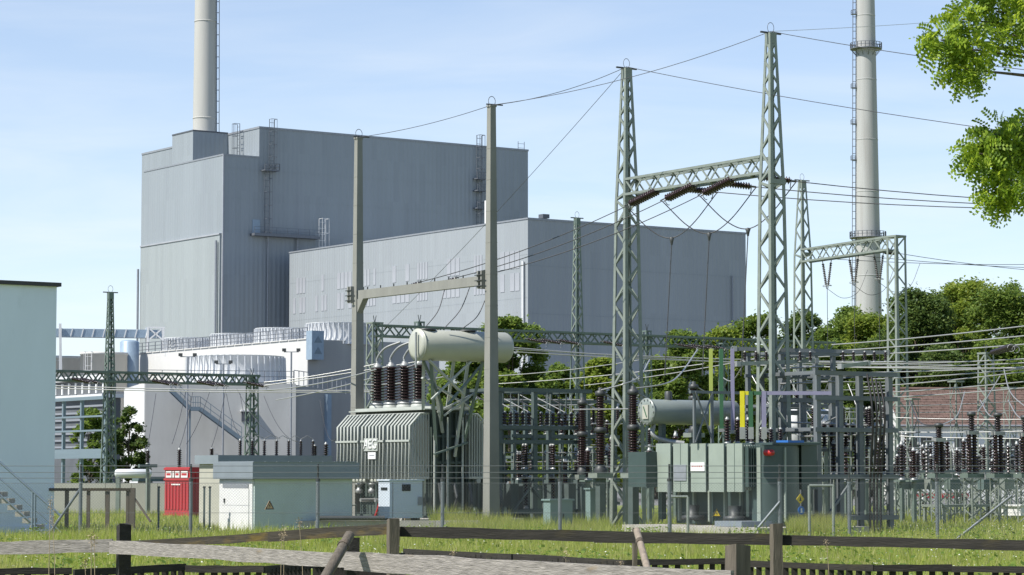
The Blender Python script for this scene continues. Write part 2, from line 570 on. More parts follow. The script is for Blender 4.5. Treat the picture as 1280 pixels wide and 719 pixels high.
# ================================================================ the setting
mat('soil', (0.16, 0.21, 0.04), 0.95, 0, 0.35, .35, c2=(0.22, 0.25, 0.07), bump=0.5, bscale=3)
g = MB().add([(-2500, -200, 0), (2500, -200, 0), (2500, 4500, 0), (-2500, 4500, 0)], [(0, 1, 2, 3)]).build('ground', 'soil')
g['kind'] = 'structure'
mat('asphalt', (0.19, 0.19, 0.185), 0.9, 0, 0.18, .3, bump=0.2, bscale=8)
g = MB().add([(-150, 190, .004), (26, 176, .004), (120, 268, .004), (140, 520, .004), (-150, 560, .004)], [(0, 1, 2, 3, 4)]).build('paved_yard', 'asphalt')
g['kind'] = 'structure'

# ---------------------------------------------------------------- lattice work
def zig(root, corners, levels, wleg, wbr, mleg, mbr, objs, faces=(0, 1, 2, 3)):
    """square lattice mast: corners(z) gives four points; legs and diagonal braces"""
    z0, z1 = levels[0], levels[-1]
    c0, c1 = corners(z0), corners(z1)
    for i in range(4):
        sx, sy = (1, -1, -1, 1)[i], (1, 1, -1, -1)[i]          # angle iron: two flanges along the two faces
        t_ = wleg * .14
        p, q = Vector(c0[i]), Vector(c1[i])
        w1_ = wleg * .75
        vs_ = []
        for c_, w_ in ((p, wleg), (q, w1_)):
            for a_, b_ in ((0, 0), (w_, 0), (w_, t_), (t_, t_), (t_, w_), (0, w_)):
                vs_.append(c_ + Vector((sx * (a_ - t_), sy * (b_ - t_), 0)))
        MB().add(vs_, [(k_, (k_ + 1) % 6, (k_ + 1) % 6 + 6, k_ + 6) for k_ in range(6)] + [(0, 1, 2, 3, 4, 5), (6, 7, 8, 9, 10, 11)]).build('leg', mleg, root)
    mb = MB()
    for k in range(len(levels) - 1):
        a, b = corners(levels[k]), corners(levels[k + 1])
        for i in faces:
            j = (i + 1) % 4
            p, q = (a[i], b[j]) if (k + i) % 2 else (a[j], b[i])
            nrm = (Vector(a[j]) - Vector(a[i])).cross(Vector((0, 0, 1)))
            if objs:
                piece('brace', mbr, root, p, q, wbr * .35, wbr, up=nrm.cross(Vector(q) - Vector(p)))
            else:
                mb.bar(p, q, wbr * .5, wbr)
    if not objs:
        mb.build('bracing', mbr, root, kind='stuff')

UPV = Vector((0, 1, 0))
def mast(name, label, px, D, ytop, w0, w1, npan, wleg=.11, wbr=.07, objs=True, group=None, zbreak=None, wmid=None,
         mleg='galv', mbr='galv', cat='lattice mast', z0=0.0):
    P = gnd(px, D)
    h = zof(D, ytop)
    root = thing(name, label, cat, P, PHI, group)
    def wid(z):
        if zbreak and z < zbreak:
            return w0 + (wmid - w0) * z / zbreak
        if zbreak:
            return wmid + (w1 - wmid) * (z - zbreak) / (h - zbreak)
        return w0 + (w1 - w0) * z / h
    def corners(z):
        w = wid(z) / 2
        return [(-w, -w, z), (w, -w, z), (w, w, z), (-w, w, z)]
    lev = [z0]
    wsum = 0
    tot = [wid(h * (i + .5) / npan) for i in range(npan)]
    s = sum(tot)
    for t in tot:
        lev.append(lev[-1] + t / s * (h - z0))
    if zbreak:
        lo = [z for z in lev if z <= zbreak]
        hi = [z for z in lev if z > zbreak]
        zig(root, corners, lo + [zbreak], wleg, wbr, mleg, mbr, objs)
        zig(root, corners, [zbreak] + hi, wleg * .8, wbr * .9, mleg, mbr, objs)
        w = wid(zbreak)
        MB().box(-w / 2 - .05, w / 2 + .05, -w / 2 - .05, -w / 2 + .02, zbreak - .09, zbreak + .09).build('collar', mleg, root)
    else:
        zig(root, corners, lev, wleg, wbr, mleg, mbr, objs)
    w = wid(h)
    MB().box(-w / 2 - .03, w / 2 + .03, -w / 2 - .03, w / 2 + .03, h - w * 1.5, h + .02).build('head_box', mleg, root)
    MB().bar((-w * 1.9, 0, h + .02), (w * 1.9, 0, h + .02), .07, .06).build('peak_arm', 'dark_metal', root)
    pts = [(.16 * math.cos(t) , 0, h + .22 + .2 * math.sin(t)) for t in np.linspace(-1.2, 4.3, 12)]
    MB().tube(pts, .012, 4).build('earth_wire_loop', 'dark_metal', root)
    return root, Frame(P), h

def truss(name, label, A, B, hh, ww, npan, wch, wbr, objs, m='galv', cat='truss beam', group=None, parent=None):
    """box truss from A to B (centre of bottom), as a thing with chords and braces"""
    A, B = Vector(A), Vector(B)
    d = B - A
    L = math.hypot(d.x, d.y)
    rz = math.atan2(d.y, d.x)
    root = thing(name, label, cat, A, rz, group)
    dz = d.z / L
    def P(x, s, t):
        return Vector((x, s * ww / 2, t * hh + dz * x))
    for s in (-1, 1):
        for t in (0, 1):
            MB().bar(P(0, s, t), P(L, s, t), wch).build('chord', m, root)
    mb = MB()
    for k in range(npan):
        x0, x1 = L * k / npan, L * (k + 1) / npan
        for s in (-1, 1):
            a, b = (P(x0, s, 0), P(x1, s, 1)) if k % 2 else (P(x0, s, 1), P(x1, s, 0))
            if objs:
                piece('brace', m, root, a, b, wbr * .4, wbr, up=Vector((0, 0, 1)))
            else:
                mb.bar(a, b, wbr * .5, wbr)
        for t in (0, 1):
            a, b = (P(x0, -1, t), P(x1, 1, t)) if k % 2 else (P(x0, 1, t), P(x1, -1, t))
            if objs:
                piece('brace', m, root, a, b, wbr, wbr * .4)
            else:
                mb.bar(a, b, wbr, wbr * .5)
    if not objs:
        mb.build('bracing', m, root, kind='stuff')
    return root

# ---------------------------------------------------------------- far buildings
def ladder(root, p0, p1, out, w=.6, m='ladder_steel', cage=True, name='ladder', r=.06):
    """caged ladder from p0 up to p1; out = direction away from the wall"""
    p0, p1, out = Vector(p0), Vector(p1), Vector(out).normalized()
    side = out.cross(Vector((0, 0, 1))).normalized() * (w / 2)
    mb = MB()
    mb.bar(p0 - side, p1 - side, r).bar(p0 + side, p1 + side, r)
    L = (p1 - p0).length
    n = max(2, int(L / 1.0))
    for i in range(n):
        p = p0.lerp(p1, (i + .5) / n)
        mb.bar(p - side, p + side, r * .7)
    o = mb.build(name, m, root)
    if cage:
        cb = MB()
        n = max(2, int(L / 2.0))
        for i in range(n + 1):
            p = p0.lerp(p1, i / n)
            a, b = p - side * 1.15, p + side * 1.15
            q, q2 = a + out * w * 1.1, b + out * w * 1.1
            cb.bar(a, q, r * .8).bar(q, q2, r * .8).bar(q2, b, r * .8)
        for s in (-1.15, 0, 1.15):
            cb.bar(p0 + side * s + out * w * 1.1, p1 + side * s + out * w * 1.1, r * .6)
        cb.build('safety_cage', m, o, kind='stuff')
    return o

def rail(mb, pts, h=1.1, r=.05, step=2.0, rows=(1.0, .5)):
    pts = [Vector(p) for p in pts]
    for a, b in zip(pts[:-1], pts[1:]):
        for t in rows:
            mb.bar(a + Vector((0, 0, h * t)), b + Vector((0, 0, h * t)), r)
        n = max(1, int((b - a).length / step))
        for i in range(n + 1):
            p = a.lerp(b, i / n)
            mb.bar(p, p + Vector((0, 0, h)), r)
    return mb

# boiler house
D = 440
P0 = gnd(276, D)
fb = Frame(P0)
root = thing('boiler_house', 'tall windowless grey metal-clad boiler house carrying the smooth chimney', 'building', P0)
zl = zof(D, 193)
Y1 = fb.yat(180, 0, zl)
X1 = fb.xat(324, 0, zl)
X2 = fb.xat(660, 0, zl)
zt = fb.zat(X1, 0, 159)
YD = 46
box('lower_block', 'cladding', root, 0, X1, 0, Y1, 0, zl)
box('tall_block', 'cladding', root, X1, X2, 0.0, YD, 0, zt)
MB().box(-.08, 0, 0, Y1 + .1, zl - .15, zl + .12).box(-.08, X1, -.08, 0, zl - .15, zl + .12).build('parapet', 'trim_grey', root)
MB().box(X1 - .1, X2 + .1, -.1, 0, zt - .2, zt + .15).box(X1 - .1, X1, 0, YD, zt - .2, zt + .15).build('roof_edge', 'trim_grey', root)
zb = fb.zat(0, 0, 293)
box('lower_cladding', 'cladding_lower', root, -.35, 0, 0.5, Y1 + .35, 0, zb)
box('cladding_flashing', 'hall_panel', root, -.5, 0, 0.45, Y1 + .4, zb, zb + .25)
for yy, zz in ((1.1, zb - 1), (Y1 + .5, zb - 4)):
    MB().tube([(-.75, yy, 0), (-.75, yy, zz)], .22, 8).build('downpipe', 'trim_grey', root)
box('corner_flashing', 'hall_panel', root, -.1, .12, -.1, .12, 0, zl)
# stair block under the chimney, on the lower roof
yc = fb.yat(241, .6 * X1, zl)
xc0 = .03
yc = fb.yat(241, xc0, zl)
yc2 = fb.yat(215, xc0, zl)
zc = fb.zat(xc0, yc, 163)
box('chimney_block', 'cladding', root, xc0, X1 - .02, yc, yc2, zl, zc)
MB().box(xc0 - .08, X1 - .02, yc - .08, yc, zc - .12, zc + .12).box(xc0 - .08, xc0, yc, yc2, zc - .12, zc + .12).build('block_edge', 'trim_dark', root)
# joints of the long wall, ladders, platforms
for py in (213, 250, 290):
    z = fb.zat(X1, 0, py)
    box('cladding_joint', 'cladding', root, .3, X2 - .3, -.03, 0, z, z + .08)
OUT = (0, -1, 0)
xl = fb.xat(338, 0, zt)
ladder(root, (xl, -.5, fb.zat(xl, 0, 213)), (xl, -.5, fb.zat(xl, 0, 150)), OUT, .9, r=.09)
xm = fb.xat(331, 0, 30)
ladder(root, (xm, -.5, fb.zat(xm, 0, 291)), (xm, -.5, fb.zat(xm, 0, 207)), OUT, .9, r=.09)
zp = fb.zat(xl, 0, 215)
pl = box('platform', 'ladder_steel', root, xm - 1, xl + 1, -1.6, -.05, zp, zp + .2)
rail(MB(), [(xm - 1, -1.6, zp + .2), (xl + 1, -1.6, zp + .2), (xl + 1, -.1, zp + .2)], r=.09).build('railing', 'ladder_steel', pl)
xa, xb2 = fb.xat(312, 0, 30), fb.xat(394, 0, 30)
zp = fb.zat(xa, 0, 295)
pl = box('platform', 'ladder_steel', root, xa, xb2, -1.6, -.05, zp, zp + .45)
rail(MB(), [(xa, -1.6, zp + .45), (xb2, -1.6, zp + .45)], r=.06).build('railing', 'ladder_steel', pl)
ladder(root, (xb2 + .6, -1.2, zp - 4), (xb2 + .6, -1.2, zp + 3.6), OUT, 1.2, r=.09, m='white_paint')
box('wall_door', 'panel_blue', root, xa + .4, xa + 1.9, -.12, 0, zp + .46, zp + 2.9)
for q in (.25, .7):
    MB().tube([(xa + (xb2 - xa) * q, -.45, 2), (xa + (xb2 - xa) * q, -.45, zp)], .18, 6).build('downpipe', 'trim_grey', root)
xr = fb.xat(597, 0, zt)
ladder(root, (xr, -.5, fb.zat(xr, 0, 282)), (xr, -.5, fb.zat(xr, 0, 170)), OUT, 1.0, r=.11)
zp = fb.zat(xr, 0, 225)
for py in (225, 262, 240):
    z = fb.zat(xr, 0, py)
    pl = box('platform', 'ladder_steel', root, xr - 1.1, xr + 1.0, -1.7, -.05, z, z + .2)
    rail(MB(), [(xr - 1.1, -1.7, z + .2), (xr + 1, -1.7, z + .2)], r=.09, step=.6).build('railing', 'ladder_steel', pl)
xr2 = fb.xat(653, 0, zt)
ladder(root, (xr2, .4, zt), (xr2, .4, zt + 1.6), OUT, 1.4, r=.08, cage=False, name='roof_rail')
xk = fb.xat(297, yc, zl)
ladder(root, (X1 - .7, yc * .55, zl), (X1 - .7, yc * .55, zt + 1.2), (-1, 0, 0), .9, r=.09)

# left chimney on the boiler house
def chimney(name, label, P, r0, r1, z0, h, m, joints, lad_ang, platforms, rl, lw=.8):
    root = thing(name, label, 'chimney', (P.x, P.y, z0), PHI)
    MB().lathe([(r0 + (r1 - r0) * t, h * t) for t in np.linspace(0, 1, 12)], 40).build('shaft', m, root)
    R = lambda z: r0 + (r1 - r0) * z / h
    for z in joints:
        MB().lathe([(R(z) + .02, z - .12), (R(z) + .06, z - .1), (R(z) + .06, z + .1), (R(z) + .02, z + .12)], 40).build('joint_ring', m, root)
    c, s_ = math.cos(lad_ang), math.sin(lad_ang)
    o = Vector((c, s_, 0))
    ladder(root, o * (r0 + .12), o * (r1 + .12) + Vector((0, 0, h)), o, lw, r=rl)
    for z, full in platforms:
        if full:
            pl = MB().lathe([(R(z) + .02, z), (R(z) + 1.7, z), (R(z) + 1.7, z + .25), (R(z) + .02, z + .25)], 32).build('platform', 'ladder_steel', root)
            mb = MB()
            ring = [((R(z) + 1.62) * math.cos(t), (R(z) + 1.62) * math.sin(t), z + .25) for t in np.linspace(0, 2 * math.pi, 25)]
            rail(mb, ring, 1.5, .13, 9).build('railing', 'ladder_steel', pl)
            mb = MB()
            for t in np.linspace(0, 2 * math.pi, 13)[:-1]:
                d = Vector((math.cos(t), math.sin(t), 0))
                mb.bar(d * (R(z) + 1.5) + Vector((0, 0, z)), d * R(z) + Vector((0, 0, z - 1.8)), .13)
            mb.build('bracket', 'ladder_steel', pl, kind='stuff')
        else:
            sd_ = Vector((-s_, c, 0))
            pc = o * (R(z) + .75) + Vector((0, 0, z))
            mb = MB().bar(pc - o * .7, pc + o * .7, 1.6, .15)
            pl = mb.build('rest_platform', 'ladder_steel', root)
            a, b = pc + o * .65 - sd_ * .75, pc + o * .65 + sd_ * .75
            rail(MB(), [pc - o * .6 - sd_ * .75, a, b, pc - o * .6 + sd_ * .75], 1.1, .07, 1).build('railing', 'ladder_steel', pl)
    return root

Dc = fb.w((xc0 + X1) / 2, (yc + yc2) / 2).y
Pc = gnd(255.5, Dc, zc)
kk = Dc / F
chimney('chimney_stack', 'smooth pale chimney rising from the boiler house roof', Pc, 14.6 * kk, 11.6 * kk, zc - .05, 60, 'chimney',
        [(zof(Dc, 27) - zc), zof(Dc, 148) - zc], math.radians(-38), [], .07, .42)
# right chimney, far behind the trees
Dr = 700
Pr = gnd(1088, Dr)
kr = Dr / F
chimney('chimney_stack', 'slim tapering concrete chimney ringed with platforms behind the trees', Pr, 18.8 * kr, 7.2 * kr, 0, 210, 'chimney_pale',
        [zof(Dr, y) for y in (20, 100, 175, 240, 345)], math.radians(148),
        [(zof(Dr, 62), True), (zof(Dr, 298), True)] + [(zof(Dr, y), False) for y in (18, 110, 155, 200, 340)], .10)

# turbine hall
D = 383
P0 = gnd(660, D)
ft = Frame(P0)
root = thing('turbine_hall', 'long flat-roofed light grey turbine hall joined to the boiler house', 'building', P0)
zh = zof(D, 273)
YL = ft.yat(362, 0, zh)
XR = ft.xat(932, 0, zh)
box('hall_block', 'cladding_hall', root, 0, XR, 0, YL, 0, zh)
MB().box(-.1, 0, -.1, YL + .1, zh - .12, zh + .12).box(0, XR + .1, -.1, 0, zh - .2, zh + .12).build('roof_edge', 'trim_grey', root)
for py in (318, 372):
    z = ft.zat(0, 0, py)
    box('cladding_joint', 'cladding_hall', root, -.02, 0, .2, YL - .2, z, z + .08)
for py in (332, 392):
    z = ft.zat(0, 0, py)
    box('cladding_joint', 'cladding', root, .2, XR - .2, -.03, 0, z, z + .08)
for yy in (.9,):
    MB().tube([(-.3, yy, 0), (-.3, yy, ft.zat(0, 0, 326))], .2, 8).build('downpipe', 'white_paint', root)
x_ = ft.xat(915, 0, 20)
MB().tube([(x_, -.3, 0), (x_, -.3, ft.zat(x_, 0, 345))], .14, 8).build('downpipe', 'trim_grey', root)
xs_ = (366, 382), (394, 409), (421, 440), (455, 470), (490, 512), (521, 535), (553, 575), (592, 607), (625, 650)
for a, b in xs_:
    ya, yb = ft.yat(b, 0, 28), ft.yat(a, 0, 28)
    n = 4
    for r_ in range(2):
        z0 = ft.zat(0, 0, 334) - 3.4 * r_
        for i in range(n):
            if random.random() < .14:
                continue
            w_ = (yb - ya) / n
            bx('light_panel', 'hall_panel', root, -.06, -.001, ya + w_ * i + .12, ya + w_ * (i + 1) - .12, z0, z0 + 2.7)
rx, ry = ft.xat(680, 2, zh), 2
MB().box(rx - .6, rx + .6, ry - .6, ry + .6, zh + .4, zh + 1.0).box(rx - .2, rx + .2, ry - .2, ry + .2, zh, zh + .4).build('roof_vent', 'trim_dark', root)
vy = ft.yat(609, 3, zh)
MB().tube([(3, vy, zh), (3, vy, zh + 4.2)], .42, 10).build('vent_pipe', 'white_paint', root)

# cooling plant
D = 262
P0 = gnd(383, D)
fc = Frame(P0)
root = thing('cooling_plant', 'long white concrete cooling tower block with railed roof', 'building', P0)
zw = zof(D, 424)
YL = fc.yat(153, 0, zw)
XW = 16
box('wall', 'concrete_white', root, 0, XW, 0, YL, 0, zw)
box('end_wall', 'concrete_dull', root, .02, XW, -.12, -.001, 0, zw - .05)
box('blue_panel', 'panel_blue', root, -.2, 1.2, -1.3, -.13, zof(D, 450), zof(D, 414))
for y0 in (429, 443):
    z = zof(D, y0)
    MB().add([(.05, -1.34, z), (1.0, -1.34, z), (.52, -1.34, z + .7), (.05, -1.301, z), (1.0, -1.301, z), (.52, -1.301, z + .7)],
             [(0, 1, 2), (5, 4, 3), (0, 3, 4, 1), (1, 4, 5, 2), (2, 5, 3, 0)]).build('arrow_mark', 'steel_blue', root)
mb = rail(MB(), [(.1, YL, zw), (.1, .2, zw)], 1.2, .07, 1.6, (1.0, .66, .33))
mb.build('roof_railing', 'ladder_steel', root)
n = 22
for i in range(n):
    y = YL * (i + .5) / n
    bx('coping_stone', 'concrete_white', root, -.12, .4, YL * i / n + .06, YL * (i + 1) / n - .06, zw + .002, zw + .10)

def fan_stack(label, px0, px1, ytop, ybot, D, group):
    P = gnd((px0 + px1) / 2, D)
    r = (px1 - px0) / 2 * D / F
    z0, z1 = zof(D, ybot), zof(D, ytop)
    root = thing('fan_stack', label, 'fan stack', (P.x, P.y, z0), 0, group)
    h = z1 - z0
    prof = [(r * 1.03, 0), (r * .97, h * .35), (r * .96, h * .6), (r, h * .97), (r * 1.02, h), (r * .97, h), (r * .93, h * .6)]
    MB().lathe(prof, 48).build('shell', 'stack_white', root)
    nrib = 44
    for i in range(nrib):
        t = 2 * math.pi * i / nrib
        d = Vector((math.cos(t), math.sin(t), 0))
        rr = r * 1.0
        piece('rib', 'stack_white', root, d * (r * 1.05), d * (r * 1.03) + Vector((0, 0, h * .96)), .10, .14, up=d)
    return root
for (a, b, y0, y1, dd, lb) in ((382, 468, 405, 432, 268, 'white ribbed fan stack behind the arrow-marked blue panel'),
                              (318, 384, 411, 434, 276, 'white ribbed fan stack second from the blue panel end of the roof'),
                              (262, 322, 418, 440, 283, 'white ribbed fan stack third from the blue panel end of the roof'),
                              (204, 262, 423, 446, 290, 'white ribbed fan stack at the far end of the cooling roof')):
    fan_stack(lb, a, b, y0, y1, dd, 'fan stacks on the cooling roof')

# low block in front of the cooling plant with its stair
D = 226
P0 = gnd(180, D)
fl = Frame(P0, PHI - math.radians(20))
root = thing('pump_house', 'plain grey concrete block with outside stair below the cooling tower', 'building', P0, fl.phi)
zl2 = zof(D, 478)
XF = fl.xat(370, 0, zl2)
ys = fl.yat(156, 0, zl2)
box('front_wall', 'concrete', root, 0, XF, 0, ys, 0, zl2)
box('side_cladding', 'white_paint', root, -.06, -.001, .1, ys - .05, 0, zl2 - .1)
box('rear_block', 'concrete', root, 4.5, XF - .2, ys, ys + 9, 0, zl2 + .35)
mb = rail(MB(), [(.2, .15, zl2), (XF - .2, .15, zl2)], 1.1, .05, 1.3, (1.0, .55))
mb.build('roof_railing', 'ladder_steel', root)
xw = fl.xat(303, 0, 5)
box('wall_hatch', 'trim_dark', root, xw - .1, xw + 1.1, -.08, -.001, zof(229, 527), zof(229, 515))
box('hatch_hood', 'white_paint', root, xw - .2, xw + 1.2, -.5, -.001, zof(229, 514.8), zof(229, 513))
# outside stair running down along the wall
st = []
for px, py in ((213, 487), (238, 511), (250, 511), (302, 549)):
    x = fl.xat(px, -2.2, 5)
    st.append(Vector((x, -2.2, fl.zat(x, -2.2, py))))
mb = MB()
for yy in (0, 1.0):
    o = Vector((0, yy, 0))
    for a, b in zip(st[:-1], st[1:]):
        mb.bar(a + o, b + o, .09, .34)
so = mb.build('stair_stringer', 'steel_blue', root)
for a, b in ((st[0], st[1]), (st[2], st[3])):
    n = 9 if a is st[0] else 16
    for i in range(n):
        p = a.lerp(b, (i + .5) / n)
        bx('stair_tread', 'steel_blue', root, p.x - .16, p.x + .16, p.y, p.y + 1.0, p.z, p.z + .05)
bx('stair_landing', 'steel_blue', root, st[1].x, st[2].x, -2.2, -1.2, st[1].z - .04, st[1].z + .02)
mb = MB()
for a, b in zip(st[:-1], st[1:]):
    for t in (.55, 1.05):
        mb.bar(a + Vector((0, 0, t)), b + Vector((0, 0, t)), .05)
    for i in range(5):
        p = a.lerp(b, i / 4)
        mb.bar(p, p + Vector((0, 0, 1.05)), .05)
mb.build('stair_railing', 'steel_blue', root)
for p in (st[1], st[3]):
    MB().bar((p.x, -1.7, 0), (p.x, -1.7, p.z), .14).build('stair_post', 'steel_blue', root)
fan_stack('broad low white fan stack on the grey pump house', 234, 353, 446, 480, 236, 'fan stacks on the cooling roof')
# darker round-backed wing beside it
P0 = fl.w(XF - .1, .6)
fw = Frame(P0, PHI + math.radians(8))
root = thing('basin_building', 'shaded grey basin building with curved railed roof edge', 'building', P0, fw.phi)
zz = zof(228, 480)
xx = fw.xat(462, 0, zz)
MB().add([(0, 0, 0), (xx, 0, 0), (xx, 8, 0), (0, 8, 0), (0, 0, zz), (xx * .45, 0, zz - .35), (xx, 0, zz - 1.2), (xx, 8, zz - 1.2), (0, 8, zz)],
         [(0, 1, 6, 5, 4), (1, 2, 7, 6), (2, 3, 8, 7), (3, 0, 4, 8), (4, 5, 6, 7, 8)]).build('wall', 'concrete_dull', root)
rail(MB(), [(.1, .1, zz), (xx * .45, .1, zz - .35), (xx, .1, zz - 1.2)], 1.3, .06, .5, (1.0,)).build('roof_railing', 'trim_grey', root)
xo = fw.xat(408, 0, 4)
MB().box(xo - .25, xo + .25, -.4, -.001, 0, zz - .8).build('air_duct', 'panel_blue', root)

# round settling tanks and conveyor at the far left
for px, w_, yt, dd, lb in ((84, 46, 446, 300, 'grey round concrete tank half hidden by the pale blue house'),
                           (128, 58, 441, 290, 'grey round concrete tank with white access ladder frame')):
    P = gnd(px, dd)
    r = w_ / 2 * dd / F
    h = zof(dd, yt)
    root = thing('storage_tank', lb, 'tank', P, 0)
    MB().lathe([(r, 0), (r, h - .3), (r * 1.03, h - .3), (r * 1.03, h), (r * .96, h)], 36).build('shell', 'concrete', root)
    for z in (h * .4, h * .7):
        MB().lathe([(r * 1.005, z), (r * 1.02, z), (r * 1.02, z + .25), (r * 1.005, z + .25)], 36).build('hoop', 'trim_grey', root)
    ladder(root, (-r * .5, -r * .95, 1), (-r * .5, -r * .95, h), (0, -1, 0), .7, r=.06, m='white_paint')
P0 = gnd(199, 300)
fv = Frame(P0, math.radians(14))
root = thing('conveyor_bridge', 'pale blue-grey covered conveyor bridge on white trestle frame', 'bridge', P0, fv.phi)
z1 = zof(300, 422)
xL = fv.xat(40, 0, z1)
MB().box(xL, 0, -.9, .9, z1 - .1, z1 + .85).build('gallery', 'panel_blue', root)
for i in range(12):
    x = xL * (i + .5) / 12
    piece('gallery_rib', 'white_paint', root, (x, -.93, z1 - .12), (x + .25, -.93, z1 + .9), .06, .12)
mb = MB()
for x in (-1.6, 0.2):
    mb.bar((x - .3, -1, 0), (x, -1, z1 + 1.2), .22).bar((x + .4, 1, 0), (x, 1, z1 + 1.2), .22)
mb.bar((-1.7, -1, z1 + 1.1), (.4, -1, z1 + 1.1), .2).bar((-1.6, -1, z1 + 1.1), (.2, -1, z1 - .4), .16).bar((.2, -1, z1 + 1.1), (-1.6, -1, z1 - .4), .16)
mb.build('trestle', 'white_paint', root)
x = fv.xat(76, -1.2, 10)
MB().bar((x + .3, -1.2, 0), (x - .2, -1.2, z1 + 1.4), .3).build('support_post', 'white_paint', root)
P0 = gnd(160, 292)
root = thing('roof_fan_unit', 'blue cylindrical roof unit behind the cooling railing', 'machine', (P0.x, P0.y, 0), PHI)
MB().lathe([(1.1, 0), (1.1, zof(292, 428)), (.9, zof(292, 426)), (.2, zof(292, 425))], 20).build('drum', 'panel_blue', root)
MB().lathe([(1.14, 6), (1.2, 6), (1.2, 6.3), (1.14, 6.3)], 20).build('band', 'steel_blue', root)

# low sheds on the far left
P0 = gnd(131, 205)
fs = Frame(P0)
root = thing('louvred_shed', 'dark louvred shed with white flat roofs by the lattice post', 'shed', P0)
yb = fs.yat(50, 0, 5)
h = zof(205, 497)
box('wall', 'shed_dark', root, 0, 1.3, 0, yb, 0, h)
box('roof', 'roofing_white', root, -.5, 1.4, -.3, yb, h, h + .3)
box('upper_wall', 'shed_dark', root, .5, 1.35, 1, yb, h + .3, h + 1.5)
box('upper_roof', 'roofing_white', root, .1, 1.4, .6, yb, h + 1.5, h + 1.9)
for i in range(7):
    z = h - .7 - i * .55
    bx('louvre', 'trim_grey', root, -.14, -.001, .2, yb - .2, z, z + .16)
for i in range(9):
    y = 1.3 + (yb - 2.2) * i / 8
    bx('mullion', 'white_paint', root, .38, .499, y, y + .22, h + .45, h + 1.35)
# blue steel frame in front of it
P0 = gnd(131, 165)
fs = Frame(P0)
root = thing('steel_gantry_frame', 'blue-grey steel frame with deep girder in front of louvred shed', 'steel frame', P0)
yb = fs.yat(30, 0, 4)
zt_ = zof(165, 497)
for y in (0, yb * .28, yb * .5, yb * .7, yb):
    piece('post', 'steel_blue', root, (0, y, 0), (0, y, zt_), .2, .2)
for py, hh in ((497, .22), (520, .12), (538, .12)):
    z = zof(165, py)
    piece('beam', 'steel_blue', root, (-.17, -.3, z), (-.17, yb, z), .12, hh)
z = zof(165, 567)
piece('girder', 'steel_blue', root, (-.2, -.4, z), (-.2, yb, z), .18, .62)

# farm-like building with the tiled roof on the right
P0 = gnd(1128, 215)
fh = Frame(P0, math.radians(4))
root = thing('tiled_roof_house', 'long white house with red-brown tiled roof behind switchgear', 'house', P0, fh.phi)
xe = fh.xat(1330, 0, 5)
ze, zr = zof(215, 531), zof(222, 489)
box('wall', 'wall_white', root, 0, xe, 0, 9, 0, ze)
MB().add([(0, .001, ze), (0, 9, ze), (0, 4.6, zr - .2), (-.001, .001, ze)], [(0, 1, 2)]).build('gable', 'wall_white', root)
# tiles laid course by course
rows, cols = 14, 0
slope = Vector((0, 4.9, zr - ze + .12))
o0 = Vector((-.3, -.35, ze - .08))
tl = slope.length / rows
sdir = slope.normalized()
nrm = Vector((1, 0, 0)).cross(sdir)
tw = .48
ncol = int((xe + .6) / tw)
tm = MB().box(-tw / 2 + .015, tw / 2 - .015, 0, tl * 1.15, 0, .07).mesh('tile', 'tile_red')
MB().add([o0, o0 + Vector((xe + .6, 0, 0)), o0 + Vector((xe + .6, 0, 0)) + slope, o0 + slope,
          o0 - Vector((0, 0, .1)), o0 + Vector((xe + .6, 0, -.1)), o0 + Vector((xe + .6, 10.4, -.1)), o0 + Vector((0, 10.4, -.1))],
         [(0, 1, 2, 3), (4, 7, 6, 5), (0, 4, 5, 1), (3, 2, 6, 7)]).build('roof', 'tile_red', root)
roofmb = MB()
cnt = 0
for r_ in range(rows):
    for c_ in range(ncol):
        p = o0 + sdir * (tl * r_) + Vector((tw * (c_ + .5 + .5 * (r_ % 2)), 0, 0)) + nrm * (.015 + random.uniform(0, .018))
        q = [(-tw / 2 + .02, 0, .0), (tw / 2 - .02, 0, .0), (tw / 2 - .02, tl * 1.1, 0), (-tw / 2 + .02, tl * 1.1, 0)]
        vs_ = [p + Vector((a, 0, 0)) + sdir * b + nrm * (.04 - .03 * b / tl) for a, b, c in q] + [p + Vector((a, 0, 0)) + sdir * b for a, b, c in q]
        roofmb.add(vs_, [(0, 1, 2, 3), (4, 5, 1, 0), (5, 6, 2, 1), (7, 4, 0, 3)])
roofmb.build('roof_tiles', 'tile_red', root, kind='stuff')
MB().tube([o0 + slope + Vector((0, 0, .06)), o0 + slope + Vector((xe + .6, 0, .06))], .16, 8).build('ridge', 'tile_red', root)
MB().tube([o0 + Vector((0, -.1, 0)), o0 + Vector((xe + .6, -.1, 0))], .08, 8).build('gutter', 'trim_grey', root)
for px in (1140, 1158, 1200, 1262, 1276):
    x = fh.xat(px, 0, 3)
    z0, z1_ = zof(215, 578), zof(215, 545)
    wo = box('window', 'white_paint', root, x - .55, x + .55, -.06, -.001, z0, z1_)
    for i in range(2):
        for j in range(2):
            bx('pane', 'glass_dark', wo, x - .47 + .49 * i, x - .02 + .49 * i, -.075, -.061, z0 + .1 + (z1_ - z0 - .15) / 2 * j, z0 + (z1_ - z0 - .15) / 2 * (j + 1))
